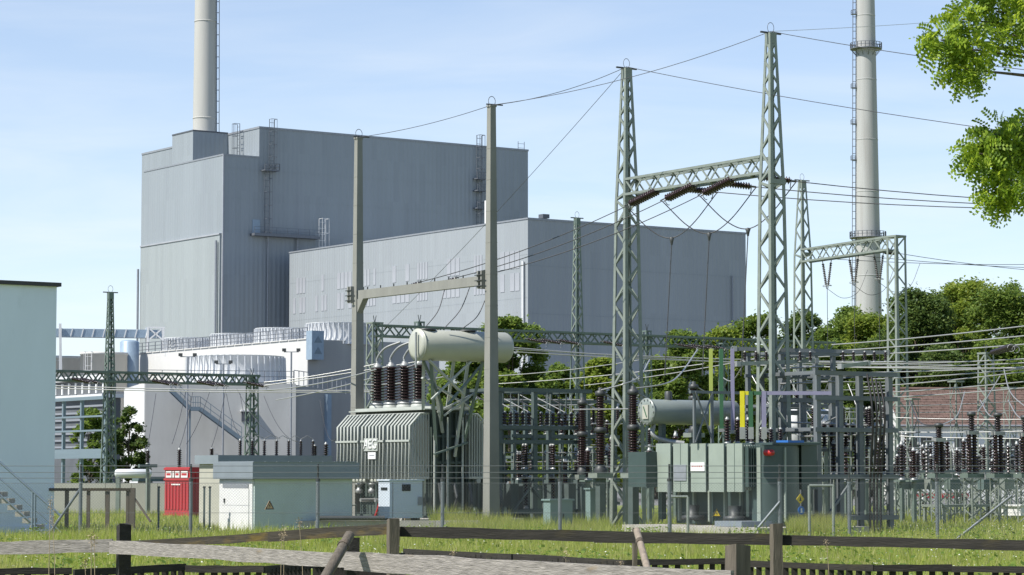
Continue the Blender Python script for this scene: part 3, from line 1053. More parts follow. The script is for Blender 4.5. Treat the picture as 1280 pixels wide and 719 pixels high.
# parked car in front of the house
P0 = gnd(1172, 186)
root = thing('parked_car', 'white and maroon car parked behind the switchgear supports', 'car', P0, math.radians(8))
prof = [(-2.1, .3), (-2.12, .8), (-1.9, .95), (-1.2, 1.02), (-.55, 1.48), (.75, 1.5), (1.5, 1.02), (2.05, .92), (2.12, .6), (2.1, .3)]
n = len(prof)
vs_ = [(x, -.82 + (.14 if z > 1.1 else 0), z) for x, z in prof] + [(x, .82 - (.14 if z > 1.1 else 0), z) for x, z in prof]
MB().add(vs_, [tuple(range(n)), tuple(range(2 * n - 1, n - 1, -1))] + [(i, i + n, (i + 1) % n + n, (i + 1) % n) for i in range(n)]).build('body', 'white_paint', root)
MB().add([(-2.08, -.835, .42), (2.08, -.835, .42), (2.08, -.835, .78), (-2.08, -.835, .78)], [(0, 1, 2, 3)]).build('side_panel', 'red_paint', root)
MB().add([(-1.0, -.80, 1.06), (1.3, -.80, 1.06), (.7, -.70, 1.44), (-.5, -.70, 1.44)], [(0, 1, 2, 3)]).build('side_window', 'glass_dark', root)
for x in (-1.3, 1.35):
    w_ = MB().lathe([(.08, -.02), (.32, 0), (.32, .2), (.08, .22)], 18, (x, -.86, .32), 'y').build('wheel', 'black', root)
    MB().lathe([(.02, -.03), (.19, -.025), (.19, .02), (.02, .03)], 14, (x, -.87, .32), 'y').build('rim', 'cap_metal', w_)

# ================================================================ insulators
def shed_profile(h, r, core, n, z0=0.0):
    pr = [(core, z0)]
    p = h / n
    for i in range(n):
        z = z0 + i * p
        pr += [(core, z + p * .15), (r, z + p * .40), (r * .96, z + p * .55), (core, z + p * .80)]
    pr.append((core, z0 + h))
    return pr

INS = {}
def insulator_mesh(h, r, n, m, seg=12):
    k = (round(h, 2), round(r, 2), n, m)
    if k not in INS:
        c = r * .5
        INS[k] = (MB().lathe(shed_profile(h * .84, r, c, n, h * .08), seg).mesh('porcelain', m),
                  MB().lathe([(r * .95, 0), (r * .95, h * .03), (c * 1.15, h * .05), (c * 1.15, h * .09)], seg).mesh('foot', 'cap_metal'),
                  MB().lathe([(c * 1.2, h * .91), (c * 1.25, h * .96), (c * .8, h * .97), (c * .7, h * 1.02)], seg).mesh('cap', 'cap_metal'))
    return INS[k]

def insulator(label, P, h, r, n, m='porcelain_dark', group=None, name='post_insulator', parent=None, tilt=None):
    a, b, c = insulator_mesh(h, r, n, m)
    if parent is None:
        t = thing(name, label, 'insulator', P, 0, group)
        link('porcelain', a, t)
        link('foot', b, t)
        link('cap', c, t)
        return t
    M = Matrix.Translation(P)
    if tilt is not None:
        M = M @ tilt
    o = link('bushing', a, parent, M)
    link('foot', b, o)
    link('cap', c, o)
    return o

def string(label, A, B, r=.13, group=None, m='porcelain', twin=0.0):
    """tension or suspension string from fixing A to conductor clamp B"""
    A, B = Vector(A), Vector(B)
    d, s, u, L = basis(A, B)
    root = thing('insulator_string', label, 'insulator', A, 0, group)
    R = Matrix((s, u, d)).transposed().to_4x4()
    for off in ((-twin, twin) if twin else (0,)):
        o = MB().lathe(shed_profile(L * .72, r, r * .5, max(5, int(L / .14)), L * .14), 10).build('porcelain', m, root)
        o.matrix_basis = Matrix.Translation(s * off) @ R
        for za_, zb_2 in ((0, .14), (.86, 1)):
            e = MB().tube([(0, 0, L * za_), (0, 0, L * zb_2)], .028, 5).build('clamp', 'dark_metal', root)
            e.matrix_basis = Matrix.Translation(s * off) @ R
    ring = [(.17 * math.cos(t), .17 * math.sin(t) - .1, L * .88) for t in np.linspace(0, 5.2, 10)]
    o = MB().tube(ring, .018, 4).build('arcing_ring', 'cap_metal', root)
    o.matrix_basis = R
    return root

# ================================================================ concrete portal
def concrete_post(label, px, D, ytop, w0, w1):
    P = gnd(px, D)
    h = zof(D, ytop)
    t = thing('concrete_post', label, 'post', P)
    MB().bar((0, 0, 0), (0, 0, h), w0, w0, w1, w1, up=UPV).build('shaft', 'concrete_post', t)
    MB().box(-w1 * .6, w1 * .6, -w1 * .6, w1 * .6, h, h + .07).build('cap_plate', 'concrete_post', t)
    pts = [(.02 + .17 * math.cos(a), 0, h + .24 + .2 * math.sin(a)) for a in np.linspace(-1.3, 4.0, 12)]
    MB().tube(pts, .014, 4).build('earth_wire_loop', 'dark_metal', t)
    MB().tube([(-.25, 0, h + .1), (.55, 0, h + .12)], .03, 5).build('earth_wire_clamp', 'dark_metal', t)
    for k in range(9):                    # rust-dark band irons round the shaft
        z = h * (.3 + .075 * k)
        w = w0 + (w1 - w0) * z / h + .012
        MB().box(-w / 2, w / 2, -w / 2, w / 2, z, z + .03).build('band', 'concrete_post', t)
    return t, Frame(P), h
tR, fR, hR = concrete_post('taller tapered concrete portal post beside the transformer tank', 614, 103, 134, .50, .26)
tL, fL, hL = concrete_post('concrete portal post at the bushing end of grey transformer', 446, 112, 174, .50, .26)
pa, pb = at(452, 371, 112), at(606, 349, 103)
zb_ = (pa.z + pb.z) / 2
A, B = Vector((fL.loc.x, fL.loc.y, zb_)), Vector((fR.loc.x, fR.loc.y, zb_))
dv = (B - A).normalized()
A0, B0 = A - dv * .75, B - dv * .22
rzp = math.atan2(dv.y, dv.x)
tb = thing('portal_beam', 'pale concrete crossbeam joining two tapered concrete posts', 'beam', A0, rzp)
Lb = (B0 - A0).length
MB().bar((1.0, 0, .02), (Lb, 0, .02), .26, .38).build('beam', 'concrete_post', tb)
MB().add([(.95, -.14, -.17), (1.45, -.14, -.17), (.95, -.14, -.75), (.95, .14, -.17), (1.45, .14, -.17), (.95, .14, -.75)],
         [(0, 2, 1), (3, 4, 5), (0, 1, 4, 3), (1, 2, 5, 4), (2, 0, 3, 5)]).build('haunch', 'concrete_post', tb)
for dx in (.4, .62, Lb - .35, Lb - .08):
    MB().box(dx, dx + .1, -.34, .34, -.32, .4).build('clamp_plate', 'concrete_post', tb)
    for dz in (-.22, 0, .22):
        MB().tube([(dx - .1, -.37, dz), (dx + .2, -.37, dz)], .022, 5).build('bolt', 'dark_metal', tb)
for i in range(9):
    x = 1.6 + i * (Lb - 2.4) / 8
    MB().bar((x, 0, .2), (x, 0, .34), .04).build('stud', 'dark_metal', tb)

# ================================================================ lattice portal of the outgoing line
t1, f1, h1 = mast('lattice_mast', 'grey lattice mast with peaked top beside tall brown insulator columns', 785, 104, 86, 1.02, .27, 26, .19, .095,
                  zbreak=zof(104, 250), wmid=.66)
t2, f2, h2 = mast('lattice_mast', 'tallest lattice mast rising behind the green transformer', 968, 96, 42, .98, .26, 26, .19, .095,
                  zbreak=zof(96, 228), wmid=.66)
za = (at(785, 238, 104).z + at(960, 213, 96).z) / 2 - .15
A, B = Vector((f1.loc.x, f1.loc.y, za)), Vector((f2.loc.x, f2.loc.y, za))
dv = (B - A).normalized()
truss('truss_beam', 'lattice crossbeam high between the two peaked masts', A + dv * .3, B - dv * .3, .62, .6, 14, .10, .07, True)
PB = [A + (B - A) * t for t in (.30, .56, .82)]           # three phases on the lattice beam
side = Vector((VX.x, VX.y, 0))
Cb = [A0 + (B0 - A0) * t + Vector((0, 0, .1)) for t in (.42, .68, .93)]
LBL = 'brown tension insulator string pulling from lattice crossbeam toward concrete portal'
LBR = 'brown tension insulator string pulling from lattice crossbeam toward the outgoing line'
for i, p in enumerate(PB):
    q = Cb[i]
    dirL = (q - p).normalized()
    e = p + dirL * 2.0 + Vector((0, 0, -.06))
    string(LBL, p + Vector((0, 0, .1)) + dirL * .3, e, .14, 'strings on the lattice crossbeam, portal side', twin=.14)
    q2 = q - dirL * .9
    string('small dark insulator string on the concrete crossbeam', q, q2, .08, 'strings on the concrete crossbeam', 'porcelain_dark')
    wire('overhead_conductor', 'dark overhead conductor from lattice crossbeam down to concrete crossbeam', [e, q2], .019, 'wire_dark', group='conductors between the portals', sag=.25)
    far = at((1700, 1740, 1780)[i], (300, 322, 345)[i], 62)
    far = p + Vector((26, -7 + i * 2.5, -1.2))
    dirR = (far - p).normalized()
    e2 = p + dirR * 2.0 + Vector((0, 0, -.1))
    string(LBR, p + Vector((0, 0, .05)) + dirR * .3, e2, .14, 'strings on the lattice crossbeam, line side', twin=.14)
    wire('overhead_conductor', 'dark outgoing conductor passing in front of the ringed chimney', [e2, far], .019, 'wire_dark', group='outgoing conductors', sag=.5)
    mid = (e + e2) / 2 + Vector((0, 0, -1.55))
    pts = curve3([e, e.lerp(mid, .55) + Vector((0, 0, -.28)), mid, e2.lerp(mid, .55) + Vector((0, 0, -.28)), e2], 7)
    wire('jumper_loop', 'slack jumper loop hung under the lattice crossbeam', pts, .022, 'wire_dark', group='jumper loops under the crossbeam')
    dpt = Vector((mid.x, mid.y, zof(mid.y, 442)))
    t = thing('jumper_clamp', 'small dark clamp at the bottom of a jumper loop', 'clamp', mid, 0, 'jumper clamps')
    MB().lathe([(.04, -.28), (.06, -.16), (.11, .0), (.03, .04)], 10).build('clamp_body', 'dark_metal', t)
    wire('dropper_cable', 'dark dropper cable hanging from a jumper loop', [mid - Vector((0, 0, .2)), Vector((mid.x - .3, mid.y, zof(mid.y, 470)))], .022, 'wire_dark', group='droppers under the jumper loops', sag=.0)

# earth wires on the peaks
def pk(f, h): return f.loc + Vector((0, 0, h + .08))
EW = 'thin earth wire '
wire('earth_wire', EW + 'between the two concrete posts', [pk(fL, hL), pk(fR, hR)], .013, 'wire_dark', sag=.15)
wire('earth_wire', EW + 'from tall concrete post to the shorter lattice mast peak', [pk(fR, hR), pk(f1, h1)], .013, 'wire_dark', sag=.25)
wire('earth_wire', EW + 'from tall concrete post to the tallest lattice mast peak', [pk(fR, hR), pk(f2, h2)], .013, 'wire_dark', sag=.35)
wire('earth_wire', EW + 'from the shorter lattice mast running out past the ringed chimney', [pk(f1, h1), at(1420, 185, 80)], .013, 'wire_dark', sag=.2)
wire('earth_wire', EW + 'from the tallest mast peak out past the ringed chimney', [pk(f2, h2), at(1420, 102, 80)], .013, 'wire_dark', sag=.15)
wire('earth_wire', EW + 'slanting from shorter lattice mast down to rear gantry post', [pk(f1, h1), at(466, 424, 150)], .012, 'wire_dark', sag=.3)
wire('earth_wire', 'faint high earth wire leaving the tallest mast peak', [pk(f2, h2), at(1420, 2, 140)], .010, 'wire_pale', sag=.2)

# ================================================================ right rear portal
t3, f3, h3 = mast('lattice_mast', 'slim peaked lattice mast carrying the rear portal beam', 1006, 152, 226, 1.0, .3, 22, .17, .085, objs=False,
                  zbreak=zof(152, 318), wmid=.72)
D4 = 143
P4 = gnd(1124, D4)
h4 = zof(D4, 296)
t4 = thing('lattice_mast', 'flat-topped lattice mast carrying the rear portal beam', 'lattice mast', P4)
def c4(z):
    w = (.86 - .14 * z / h4) / 2
    return [(-w, -w, z), (w, -w, z), (w, w, z), (-w, w, z)]
zig(t4, c4, [h4 * i / 22 for i in range(23)], .18, .085, 'galv', 'galv', True, faces=(0, 3))
MB().box(-.4, .4, -.4, .4, h4 - .05, h4 + .06).build('cap_plate', 'galv', t4)
A, B = Vector((f3.loc.x, f3.loc.y, 0)), Vector((P4.x, P4.y, 0))
zc4 = (zof(152, 323) + zof(143, 308)) / 2 - .2
A.z = B.z = zc4
dv = (B - A).normalized()
truss('truss_beam', 'lattice crossbeam in front of the ringed chimney', A + dv * .3, B - dv * .3, .72, .6, 12, .11, .075, True)
for i, t in enumerate((.27, .56, .82)):
    p = A + (B - A) * t
    lo = p + Vector((0, 0, -1.75))
    for s in (-1, 1):
        string('dark insulator string, half of a V under the rear crossbeam', p + dv * (.5 * s), lo + dv * (.06 * s), .09, 'V strings under the rear crossbeam', 'porcelain_grey')
    wire('dropper_cable', 'thin dropper cable below a V of insulators', [lo, Vector((lo.x, lo.y, zof(lo.y, 440 + 6 * i)))], .018, 'wire_dark', group='droppers under the V strings')
    far = at(1420, 326 + 9 * i, 175)
    s0 = p + (far - p).normalized() * .5
    if i == 2:
        e = p + (far - p).normalized() * 2.6
        string('tension insulator string on the line side of rear portal', s0, e, .12, None, 'porcelain_dark')
    else:
        e = s0
    wire('overhead_conductor', 'dark conductor leaving the rear portal above tree tops', [e, far], .018, 'wire_dark', group='conductors leaving the rear portal', sag=.3)
    q = lo + VX * 3.2 + Vector((0, 0, .9))
    pts = curve3([lo, lo + VX * 1.2 + Vector((0, 0, -.5)), lo + VX * 2.4 + Vector((0, 0, -.1)), q + Vector((0, 0, .35))], 8)
    wire('jumper_loop', 'thin slack loop beside the V insulators', pts, .014, 'wire_dark', group='loops under the rear portal')

# ================================================================ rear gantries
def rear_gantry(label, px0, D0, y0, px1, hh, npan, m, wch):
    P = gnd(px0, D0)
    z = zof(D0, y0)
    P.z = z
    t = run(P, VX, px1)
    Q = P + VX * t
    truss('gantry_beam', label, P, Q, hh, .6, npan, wch, wch * .7, False, m)
    return P, Q, z
GA = rear_gantry('dark green lattice gantry beam behind both transformers', 466, 150, 420, 1040, .62, 62, 'galv_green', .12)
GB = rear_gantry('dark green lattice gantry beam in front of the cooling plant', 40, 148, 475, 322, .55, 34, 'galv_green', .12)
def gantry_post(label, px, line, extra, w, m, D=None):
    P = Vector((line[0].x, line[0].y, 0)) if D is None else gnd(px, D)
    if D is None:
        P = P + VX * run(Vector((line[0].x, line[0].y, 6)), VX, px)
    h = line[2] + extra
    t = thing('gantry_post', label, 'lattice mast', P)
    def c(z):
        q = (w * (1 - .3 * z / h)) / 2
        return [(-q, -q, z), (q, -q, z), (q, q, z), (-q, q, z)]
    zig(t, c, [h * i / 15 for i in range(16)], .12, .075, m, m, False)
    MB().box(-w * .4, w * .4, -w * .4, w * .4, h - .04, h + .05).build('cap_plate', m, t)
    MB().bar((0, 0, h), (.1, 0, h + .45), .03).bar((0, 0, h), (-.1, 0, h + .45), .03).build('spike', 'dark_metal', t)
    return P
gantry_post('lattice post at the end of the gantry behind bushings', 468, GA, .75, .95, 'galv')
gantry_post('lattice post just before the white conservator tank end', 524, GA, .9, .6, 'galv_green')
gantry_post('slender lattice post seen against the turbine hall', 809, GA, .9, .55, 'galv_green')
gantry_post('lattice post at the end of the gantry before the cooling plant', 315, GB, .55, .75, 'galv_green')
gantry_post('lattice post before the dark trees near tall mast', 905, GA, .3, .6, 'galv_green')
for px, yt, ln, lb in ((722, 273, GA, 'slim lattice mast standing on the gantry line before the turbine hall'),
                       (135, 366, GB, 'slim green lattice mast standing before the conveyor bridge')):
    Pm = Vector((ln[0].x, ln[0].y, 0))
    Pm = Pm + VX * run(Vector((Pm.x, Pm.y, 8)), VX, px)
    mast('lattice_mast', lb, px, Pm.y, yt, .95 if px > 300 else .8, .25, 30, .11, .07, objs=False, mleg='galv_green', mbr='galv_green' if px < 300 else 'galv')
# dark strings slung on the rear gantries
for ln, pxs, g_ in ((GA, (650, 668, 690, 745, 838, 855, 873), 'strings on the long rear gantry'), (GB, (82, 92, 182, 192, 238, 250, 300), 'strings on the cooling plant gantry')):
    for px in pxs:
        p = ln[0] + VX * run(ln[0], VX, px) - UY * .45 + Vector((0, 0, .15))
        string('dark insulator string slung from the ' + ('long rear gantry' if ln is GA else 'gantry before the cooling plant'), p, p + VX * .9 - UY * 1.5 + Vector((0, 0, -.35)), .11, g_, 'porcelain_dark')

# pale bus conductors strung in front of the gantries
def pale(label, a, b, r=.03, sag=.15, group=None):
    wire('bus_conductor', label, [a, b], r, 'wire_pale', sag=sag, group=group)
for i, (a, b) in enumerate((((600, 431), (1190, 462)), ((600, 434), (1190, 452)), ((600, 437), (1190, 456)))):
    pale('pale bus conductor stretched in front of the long rear gantry', at(*a, 138), at(*b, 146), .032, .25, 'conductors before the long rear gantry')
for i, (a, b) in enumerate((((60, 482), (470, 488)), ((60, 485), (470, 490)), ((330, 478), (470, 455)), ((330, 482), (640, 430)))):
    pale('pale bus conductor stretched before the cooling plant', at(*a, 140 - i), at(*b, 138 - i), .030, .1, 'conductors before the cooling plant')
for (x0, y0, x1, y1) in ((1040, 431, 1310, 404), (1000, 441, 1310, 417), (1000, 447, 1310, 428), (1060, 455, 1310, 447), (1060, 459, 1310, 452), (1040, 466, 1310, 457),
                         (1080, 484, 1310, 461), (1080, 492, 1310, 474), (1080, 498, 1310, 482), (960, 450, 1130, 452), (1090, 474, 1310, 458), (930, 456, 1310, 460)):
    pale('pale busbar conductor crossing before the dark green trees', at(x0, y0, 132), at(x1, y1, 118), .032, .08, 'conductors crossing before the trees')
for (x0, y0, x1, y1) in ((620, 470, 800, 450), (620, 480, 880, 455), (730, 482, 960, 445)):
    pale('thin pale conductor behind the tall lattice mast', at(x0, y0, 128), at(x1, y1, 122), .022, .1, 'thin conductors behind the mast')
# droppers from the left gantry to its insulators
for (x0, y0, x1, y1, c) in ((195, 492, 184, 562, .1), (241, 490, 224, 560, .3), (262, 490, 233, 555, .3), (282, 488, 264, 560, .3), (283, 492, 300, 545, .4),
                            (300, 492, 318, 552, .5), (330, 495, 372, 552, .6), (296, 486, 350, 548, .5), (232, 490, 215, 555, .2), (400, 500, 420, 548, .9)):
    wire('dropper_cable', 'thin dark dropper slanting below the gantry before the cooling plant', [at(x0, y0, 144), at(x1, y1, 138)], .016, 'wire_dark', group='droppers below the cooling plant gantry', sag=c)

# ================================================================ left grey transformer
D = 106
P0 = gnd(514, D)
fT = Frame(P0)
T = thing('power_transformer', 'large grey power transformer with radiator fins and white conservator tank', 'transformer', P0)
LY = fT.yat(419, 0, 3.5)
zb0, zt0 = zof(D, 599), zof(D, 521)
box('plinth', 'plinth', T, -1.6, 4.4, -1.8, LY + .6, 0, .35)
core = box('core_tank', 'transformer_dark', T, 1.15, 2.75, .25, LY - .2, .45, zt0 + .35)
for i in range(5):
    y = .5 + i * (LY - 1) / 4
    bx('tank_rib', 'transformer_dark', T, 1.03, 1.149, y, y + .1, 1.0, zt0 + .2)
for i in range(5):
    x = 1.25 + i * .33
    bx('tank_rib', 'transformer_dark', T, x, x + .09, .10, .249, 1.0, zt0 + .2)
for z in (1.4, 2.6, 3.7):
    bx('tank_rib', 'transformer_dark', T, 1.2, 2.7, .14, .249, z, z + .1)
box('tank_lid', 'transformer', T, 1.0, 2.9, .1, LY, zt0 + .352, zt0 + .46)
# radiators: three banks of fins on both long sides
wf = .95
def fin_mesh(flip):
    x = lambda a: wf - a if flip else a
    t = .075
    mb = MB()
    ztop = lambda a: zt0 + .12 if a > wf * .55 else zt0 - .38 + .5 * a / (wf * .55)
    nb = 8                                  # an open grid of upright tubes, so one looks into the bank
    for k in range(nb):
        a = .02 + (wf - .06) * k / (nb - 1)
        x0_, x1_ = sorted((x(a), x(a + .045)))
        mb.box(x0_, x1_, 0, t, zb0 + .02, ztop(a))
    x0_, x1_ = sorted((x(0), x(wf)))
    mb.box(x0_, x1_, .01, t - .01, zb0, zb0 + .1)
    # rounded front edge tube, slanted top tube
    mb.tube([(x(0), t / 2, zb0 - .02), (x(0), t / 2, zt0 - .36), (x(wf * .55), t / 2, zt0 + .15), (x(wf), t / 2, zt0 + .15)], .048, 6)
    return mb.mesh('radiator_fin', 'transformer')
for flip, x0 in ((False, 0.0), (True, 2.95)):
    me = fin_mesh(flip)
    for b in range(3):
        ya = b * LY / 3 + .12
        nf = 7
        for i in range(nf):
            y = ya + i * (LY / 3 - .36) / (nf - 1)
            link('radiator_fin', me, T, Matrix.Translation((x0, y, 0)))
        if not flip:
            xx = -.065
            bx('fin_tie_bar', 'transformer', T, xx, xx + .05, ya - .03, ya + LY / 3 - .25, zb0 + 1.55, zb0 + 1.63)
        MB().tube([(x0 + wf / 2, ya, zb0 - .07), (x0 + wf / 2, ya + LY / 3 - .3, zb0 - .07)], .11, 8).build('radiator_header', 'transformer', T)
        for q in (.2, .7):
            MB().lathe([(.03, 0), (.16, .02), (.16, .16), (.1, .2), (.1, .34), (.17, .36), (.17, .44), (.02, .46)], 10, (x0 + .3, ya + LY / 3 * q, zb0 - .62)).build('cooling_pump', 'cap_metal', T)
# maker's letters and plate on the middle bank
ym = LY * .5
bx('letter_backing', 'transformer', T, -.09, -.066, ym - .55, ym + .55, zof(109, 564), zof(109, 548))
text_part('AEG', .56, 'white_paint', T, (-.11, ym, zof(109, 556)), (0, -1, 0), .02)
bx('rating_plate', 'white_paint', T, -.09, -.066, ym - .4, ym + .22, zof(109, 574), zof(109, 565.5))
bx('plate_line', 'trim_grey', T, -.094, -.0905, ym - .3, ym + .1, zof(109, 570), zof(109, 569))
# bushings on the lid
for i, px in enumerate((472, 489, 506, 524)):
    y = fT.yat(px, 1.9, zt0 + 1.3)
    zz = zt0 + .47
    MB().lathe([(.36, 0), (.36, .1), (.30, .14), (.26, .26)], 14, (1.9, y, zz)).build('bushing_turret', 'transformer', T)
    b = insulator('', (1.9, y, zz + .18), 1.78, .35, 12, 'porcelain', parent=T)
    MB().tube(curve3([(1.9, y, zz + 1.9), (1.9, y + .05, zz + 2.2), (2.1, y - .3, zz + 2.65), (2.5, y - .9, zz + 2.9)], 5), .05, 6).build('bushing_lead', 'cap_metal', T)
box('lid_rim', 'transformer', T, .6, 3.1, -.05, LY * .98, zt0 + .30, zt0 + .349)
# conservator tank on its slanting struts
yk = -.9
rC = .64
xc0, xc1 = fT.xat(519, yk, 7.4), fT.xat(634, yk, 7.4)
zk = fT.zat(xc0, yk, 431)
prof = [(.02, xc0 - .02), (rC * .72, xc0), (rC * .95, xc0 + .05), (rC, xc0 + .13), (rC, xc1 - .16), (rC * .9, xc1 - .05), (rC * .6, xc1), (.02, xc1 + .02)]
MB().lathe(prof, 32, (0, yk, zk), 'x').build('conservator_tank', 'tank_pale', T)
MB().lathe([(rC * .8, xc0 + .1), (rC * 1.05, xc0 + .1), (rC * 1.05, xc0 + .17), (rC * .8, xc0 + .17)], 32, (0, yk, zk), 'x').build('end_flange', 'tank_pale', T)
MB().tube([(xc0 - .12, yk - .25, zk - .95), (xc0 - .12, yk - .25, zk + .5)], .05, 6).build('level_gauge', 'cap_metal', T)
for q in (.12, .55):
    x = xc0 + (xc1 - xc0) * q
    MB().lathe([(.4, 0), (.4, .05), (.1, .08)], 12, (x, yk, zk + rC - .02)).build('hatch', 'dark_metal', T)
st_pts = [((xc0 + .7, yk - .1, zk - rC), (1.3, .1, 2.9)), ((xc0 + .9, yk + .2, zk - rC), (1.6, .1, 3.9)), ((xc0 + 2.6, yk, zk - rC), (2.2, .1, 2.9)), ((xc0 + 2.8, yk + .3, zk - rC), (2.5, .1, 4.2)),
          ((xc0 + .5, yk - .3, zk - rC), (xc0 + 2.4, yk, zt0 + .9)), ((xc0 + 2.6, yk - .2, zk - rC), (xc0 + .8, yk, zt0 + .7)), ((xc0 + 3.4, yk, zk - rC), (xc0 + 1.6, yk, zt0 + .5)),
          ((1.2, -.1, zt0 + .2), (xc0 + 3.2, -.5, zt0 + 1.0)), ((2.9, -.1, zt0 + .4), (xc0 + .6, -.5, zt0 + 1.6)),
          ((xc0 + 3.2, yk - .2, zk - rC), (2.6, .05, 3.4)), ((xc0 + .6, yk + .3, zk - rC + .05), (.6, .05, zt0 + .3)), ((xc0 + 1.9, yk, zk - rC + .05), (1.9, .2, zt0 + .45)),
          ((1.0, -.2, 3.0), (2.6, -.25, 3.5)), ((1.4, -.3, 4.6), (xc0 + 2.9, -.6, 5.4))]
for i, (a, b) in enumerate(st_pts):
    piece('strut', 'transformer' if i % 3 else 'galv_green', T, a, b, .13, .07)
for x in (1.1, 1.75, 2.5):
    MB().tube([(x, -.05, .5), (x, -.05, zt0)], .05, 6).build('oil_pipe', 'transformer', T)
MB().tube(curve3([(1.4, -.1, 4.4), (1.1, -.5, 5.2), (xc0 + .4, yk, zk - rC)], 6), .06, 6).build('oil_pipe', 'galv_green', T)
# dark cooler bank and pipework under the conservator side
MB().box(2.9, 4.3, .3, LY - .6, .36, 2.05).build('cooler_housing', 'transformer_dark', T)
for k in range(6):
    x = 2.95 + k * .24
    bx('cooler_rib', 'transformer_dark', T, x, x + .07, .2, .299, .45, 1.95)
for k in range(5):
    x = 1.2 + k * .75
    MB().tube(curve3([(x, .0, .5), (x + .05, -.35, .9 + .2 * (k % 2)), (x + .1, -.1, 1.8)], 5), .07, 7).build('oil_pipe', 'dark_metal', T)
    MB().lathe([(.04, 0), (.17, .02), (.17, .12), (.08, .16), (.08, .3)], 10, (x + .3, -.25, .5)).build('valve', 'galv_green', T)
# underside: wheels, valves, legs
for y in (.5, LY - .6):
    for x in (1.3, 2.6):
        MB().lathe([(.1, -.07), (.3, -.07), (.3, .07), (.1, .07)], 14, (x, y, .62), 'x').build('roller', 'dark_metal', T)
box('base_frame', 'transformer_dark', T, 1.0, 2.9, .15, LY, .36, .449)
for y in (.6, LY * .55, LY - .5):
    piece('radiator_leg', 'transformer_dark', T, (.45, y, .35), (.45, y, zb0 - .2), .16)
for y in (1.4, 3.2, 4.4):
    MB().tube([(.2, y, zb0 - .9), (.9, y, zb0 - .9), (1.15, y, zb0 - .7)], .08, 7).build('drain_pipe', 'cap_metal', T)

# white control cabinet before it
P0 = gnd(487, 99)
fq = Frame(P0)
t = thing('control_cabinet', 'pale blue-white control cabinet standing before grey transformer', 'cabinet', P0)
z0, z1 = zof(99, 648), zof(99, 601)
xq, yq = fq.xat(528, 0, 1), fq.yat(473, 0, 1)
box('body', 'cabinet_white', t, 0, xq, 0, yq, z0, z1)
box('roof', 'cabinet_white', t, -.05, xq + .05, -.05, yq + .05, z1, z1 + .05)
bx('window', 'glass_dark', t, xq * .37, xq * .63, -.02, -.001, z1 - .4, z1 - .14)
bx('lock_plate', 'trim_grey', t, xq * .85, xq * .98, -.03, -.001, z1 - .95, z1 - .62)
bx('side_vent', 'glass_dark', t, -.02, -.001, yq * .2, yq * .75, z1 - .36, z1 - .26)
bx('door_seam', 'trim_grey', t, xq * .08, xq * .1, -.012, -.001, z0 + .05, z1 - .06)
for x in (.1, xq - .2):
    bx('foot', 'dark_metal', t, x, x + .12, .05, yq - .05, 0.0, z0)
bx('timber_block', 'straw', t, xq * .42, xq * .6, -.1, .1, .25, z0 - .001)
wire('hose', 'red hose hanging between transformer and white cabinet', curve3([at(481, 606, 101), at(477, 620, 101), at(471, 640, 101), at(464, 658, 101)], 6), .05, 'red_cap', 'hose')
P0 = gnd(408, 101)
t = thing('hand_railing', 'thin bent steel handrail beside transformer plinth', 'railing', P0)
xx = 1.35
for z in (.95, .45):
    MB().tube([(0, 0, z), (xx, 0, z)], .028, 6).build('rail', 'galv', t)
for x in (0, xx):
    MB().tube([(x, 0, 0), (x, 0, .97)], .028, 6).build('post', 'galv', t)
P0 = gnd(375, 97)
t = thing('concrete_kerb_wall', 'low stained concrete oil-pit wall around grey transformer', 'wall', P0)
xq = Frame(P0, math.radians(3)).xat(600, 0, .4)
t.rotation_euler = (0, 0, math.radians(3))
n = 4
for i in range(n):
    bx('wall_block', 'plinth', t, xq * i / n + .01, xq * (i + 1) / n - .01, 0, .3, 0, .42)
MB().tube([(.6, -.1, .52), (3.2, -.1, .52)], .09, 8).build('pipe', 'dark_metal', t)

# ================================================================ right green transformer
D = 91
P0 = gnd(930, D)
fG = Frame(P0)
T = thing('power_transformer', 'green power transformer with flat radiator panels and round end tank', 'transformer', P0)
LY = fG.yat(818, 0, 2.5)
zb0, zt0 = zof(D, 616), zof(D, 556)
XE = fG.xat(1024, 0, 2)
box('plinth', 'plinth', T, -1.2, XE + .4, -2.2, LY + .4, 0, .32)
pw = LY / 5
for i in range(5):
    y0, y1 = i * pw + .07, (i + 1) * pw - .10
    far = fG.w(0, (y0 + y1) / 2).y
    zt_i, zb_i = zof(far, 554.5), zof(far, 615)
    pnl = MB().box(0, .09, y0, y1, zb_i, zt_i).build('radiator_panel', 'green_paint', T)
    for k in range(7):
        x = .17 + k * .115
        bx('radiator_fin', 'green_paint', T, x, x + .05, y0 + .05, y1 - .05, zb_i + .05, zt_i - .05)
    bx('panel_seam', 'green_dark', pnl, -.006, -.0005, (y0 + y1) / 2 - .012, (y0 + y1) / 2 + .012, zb_i, zt_i) if i in (0, 3) else None
    for z in (zb_i + .12, zt_i - .12):
        MB().tube([(.1, (y0 + y1) / 2, z), (1.2, (y0 + y1) / 2, z)], .05, 6).build('radiator_pipe', 'green_dark', T)
y0, y1 = 3 * pw + .1, 4 * pw - .1
zz = fG.zat(0, 3.5 * pw, 601)
bx('mesh_plate', 'trim_grey', T, -.03, -.001, y0 + .05, y1 - .05, zz, zz + .58)
y0, y1 = 2 * pw + .1, 3 * pw - .12
bx('name_plate', 'white_paint', T, -.03, -.001, y0 + .0, y1 - .0, fG.zat(0, 2.5 * pw, 589), fG.zat(0, 2.5 * pw, 578))
for k in range(6):
    y = y0 + .14 + k * .11
    bx('plate_letter', 'red_cap', T, -.034, -.0305, y, y + .05, fG.zat(0, 2.5 * pw, 584), fG.zat(0, 2.5 * pw, 582))
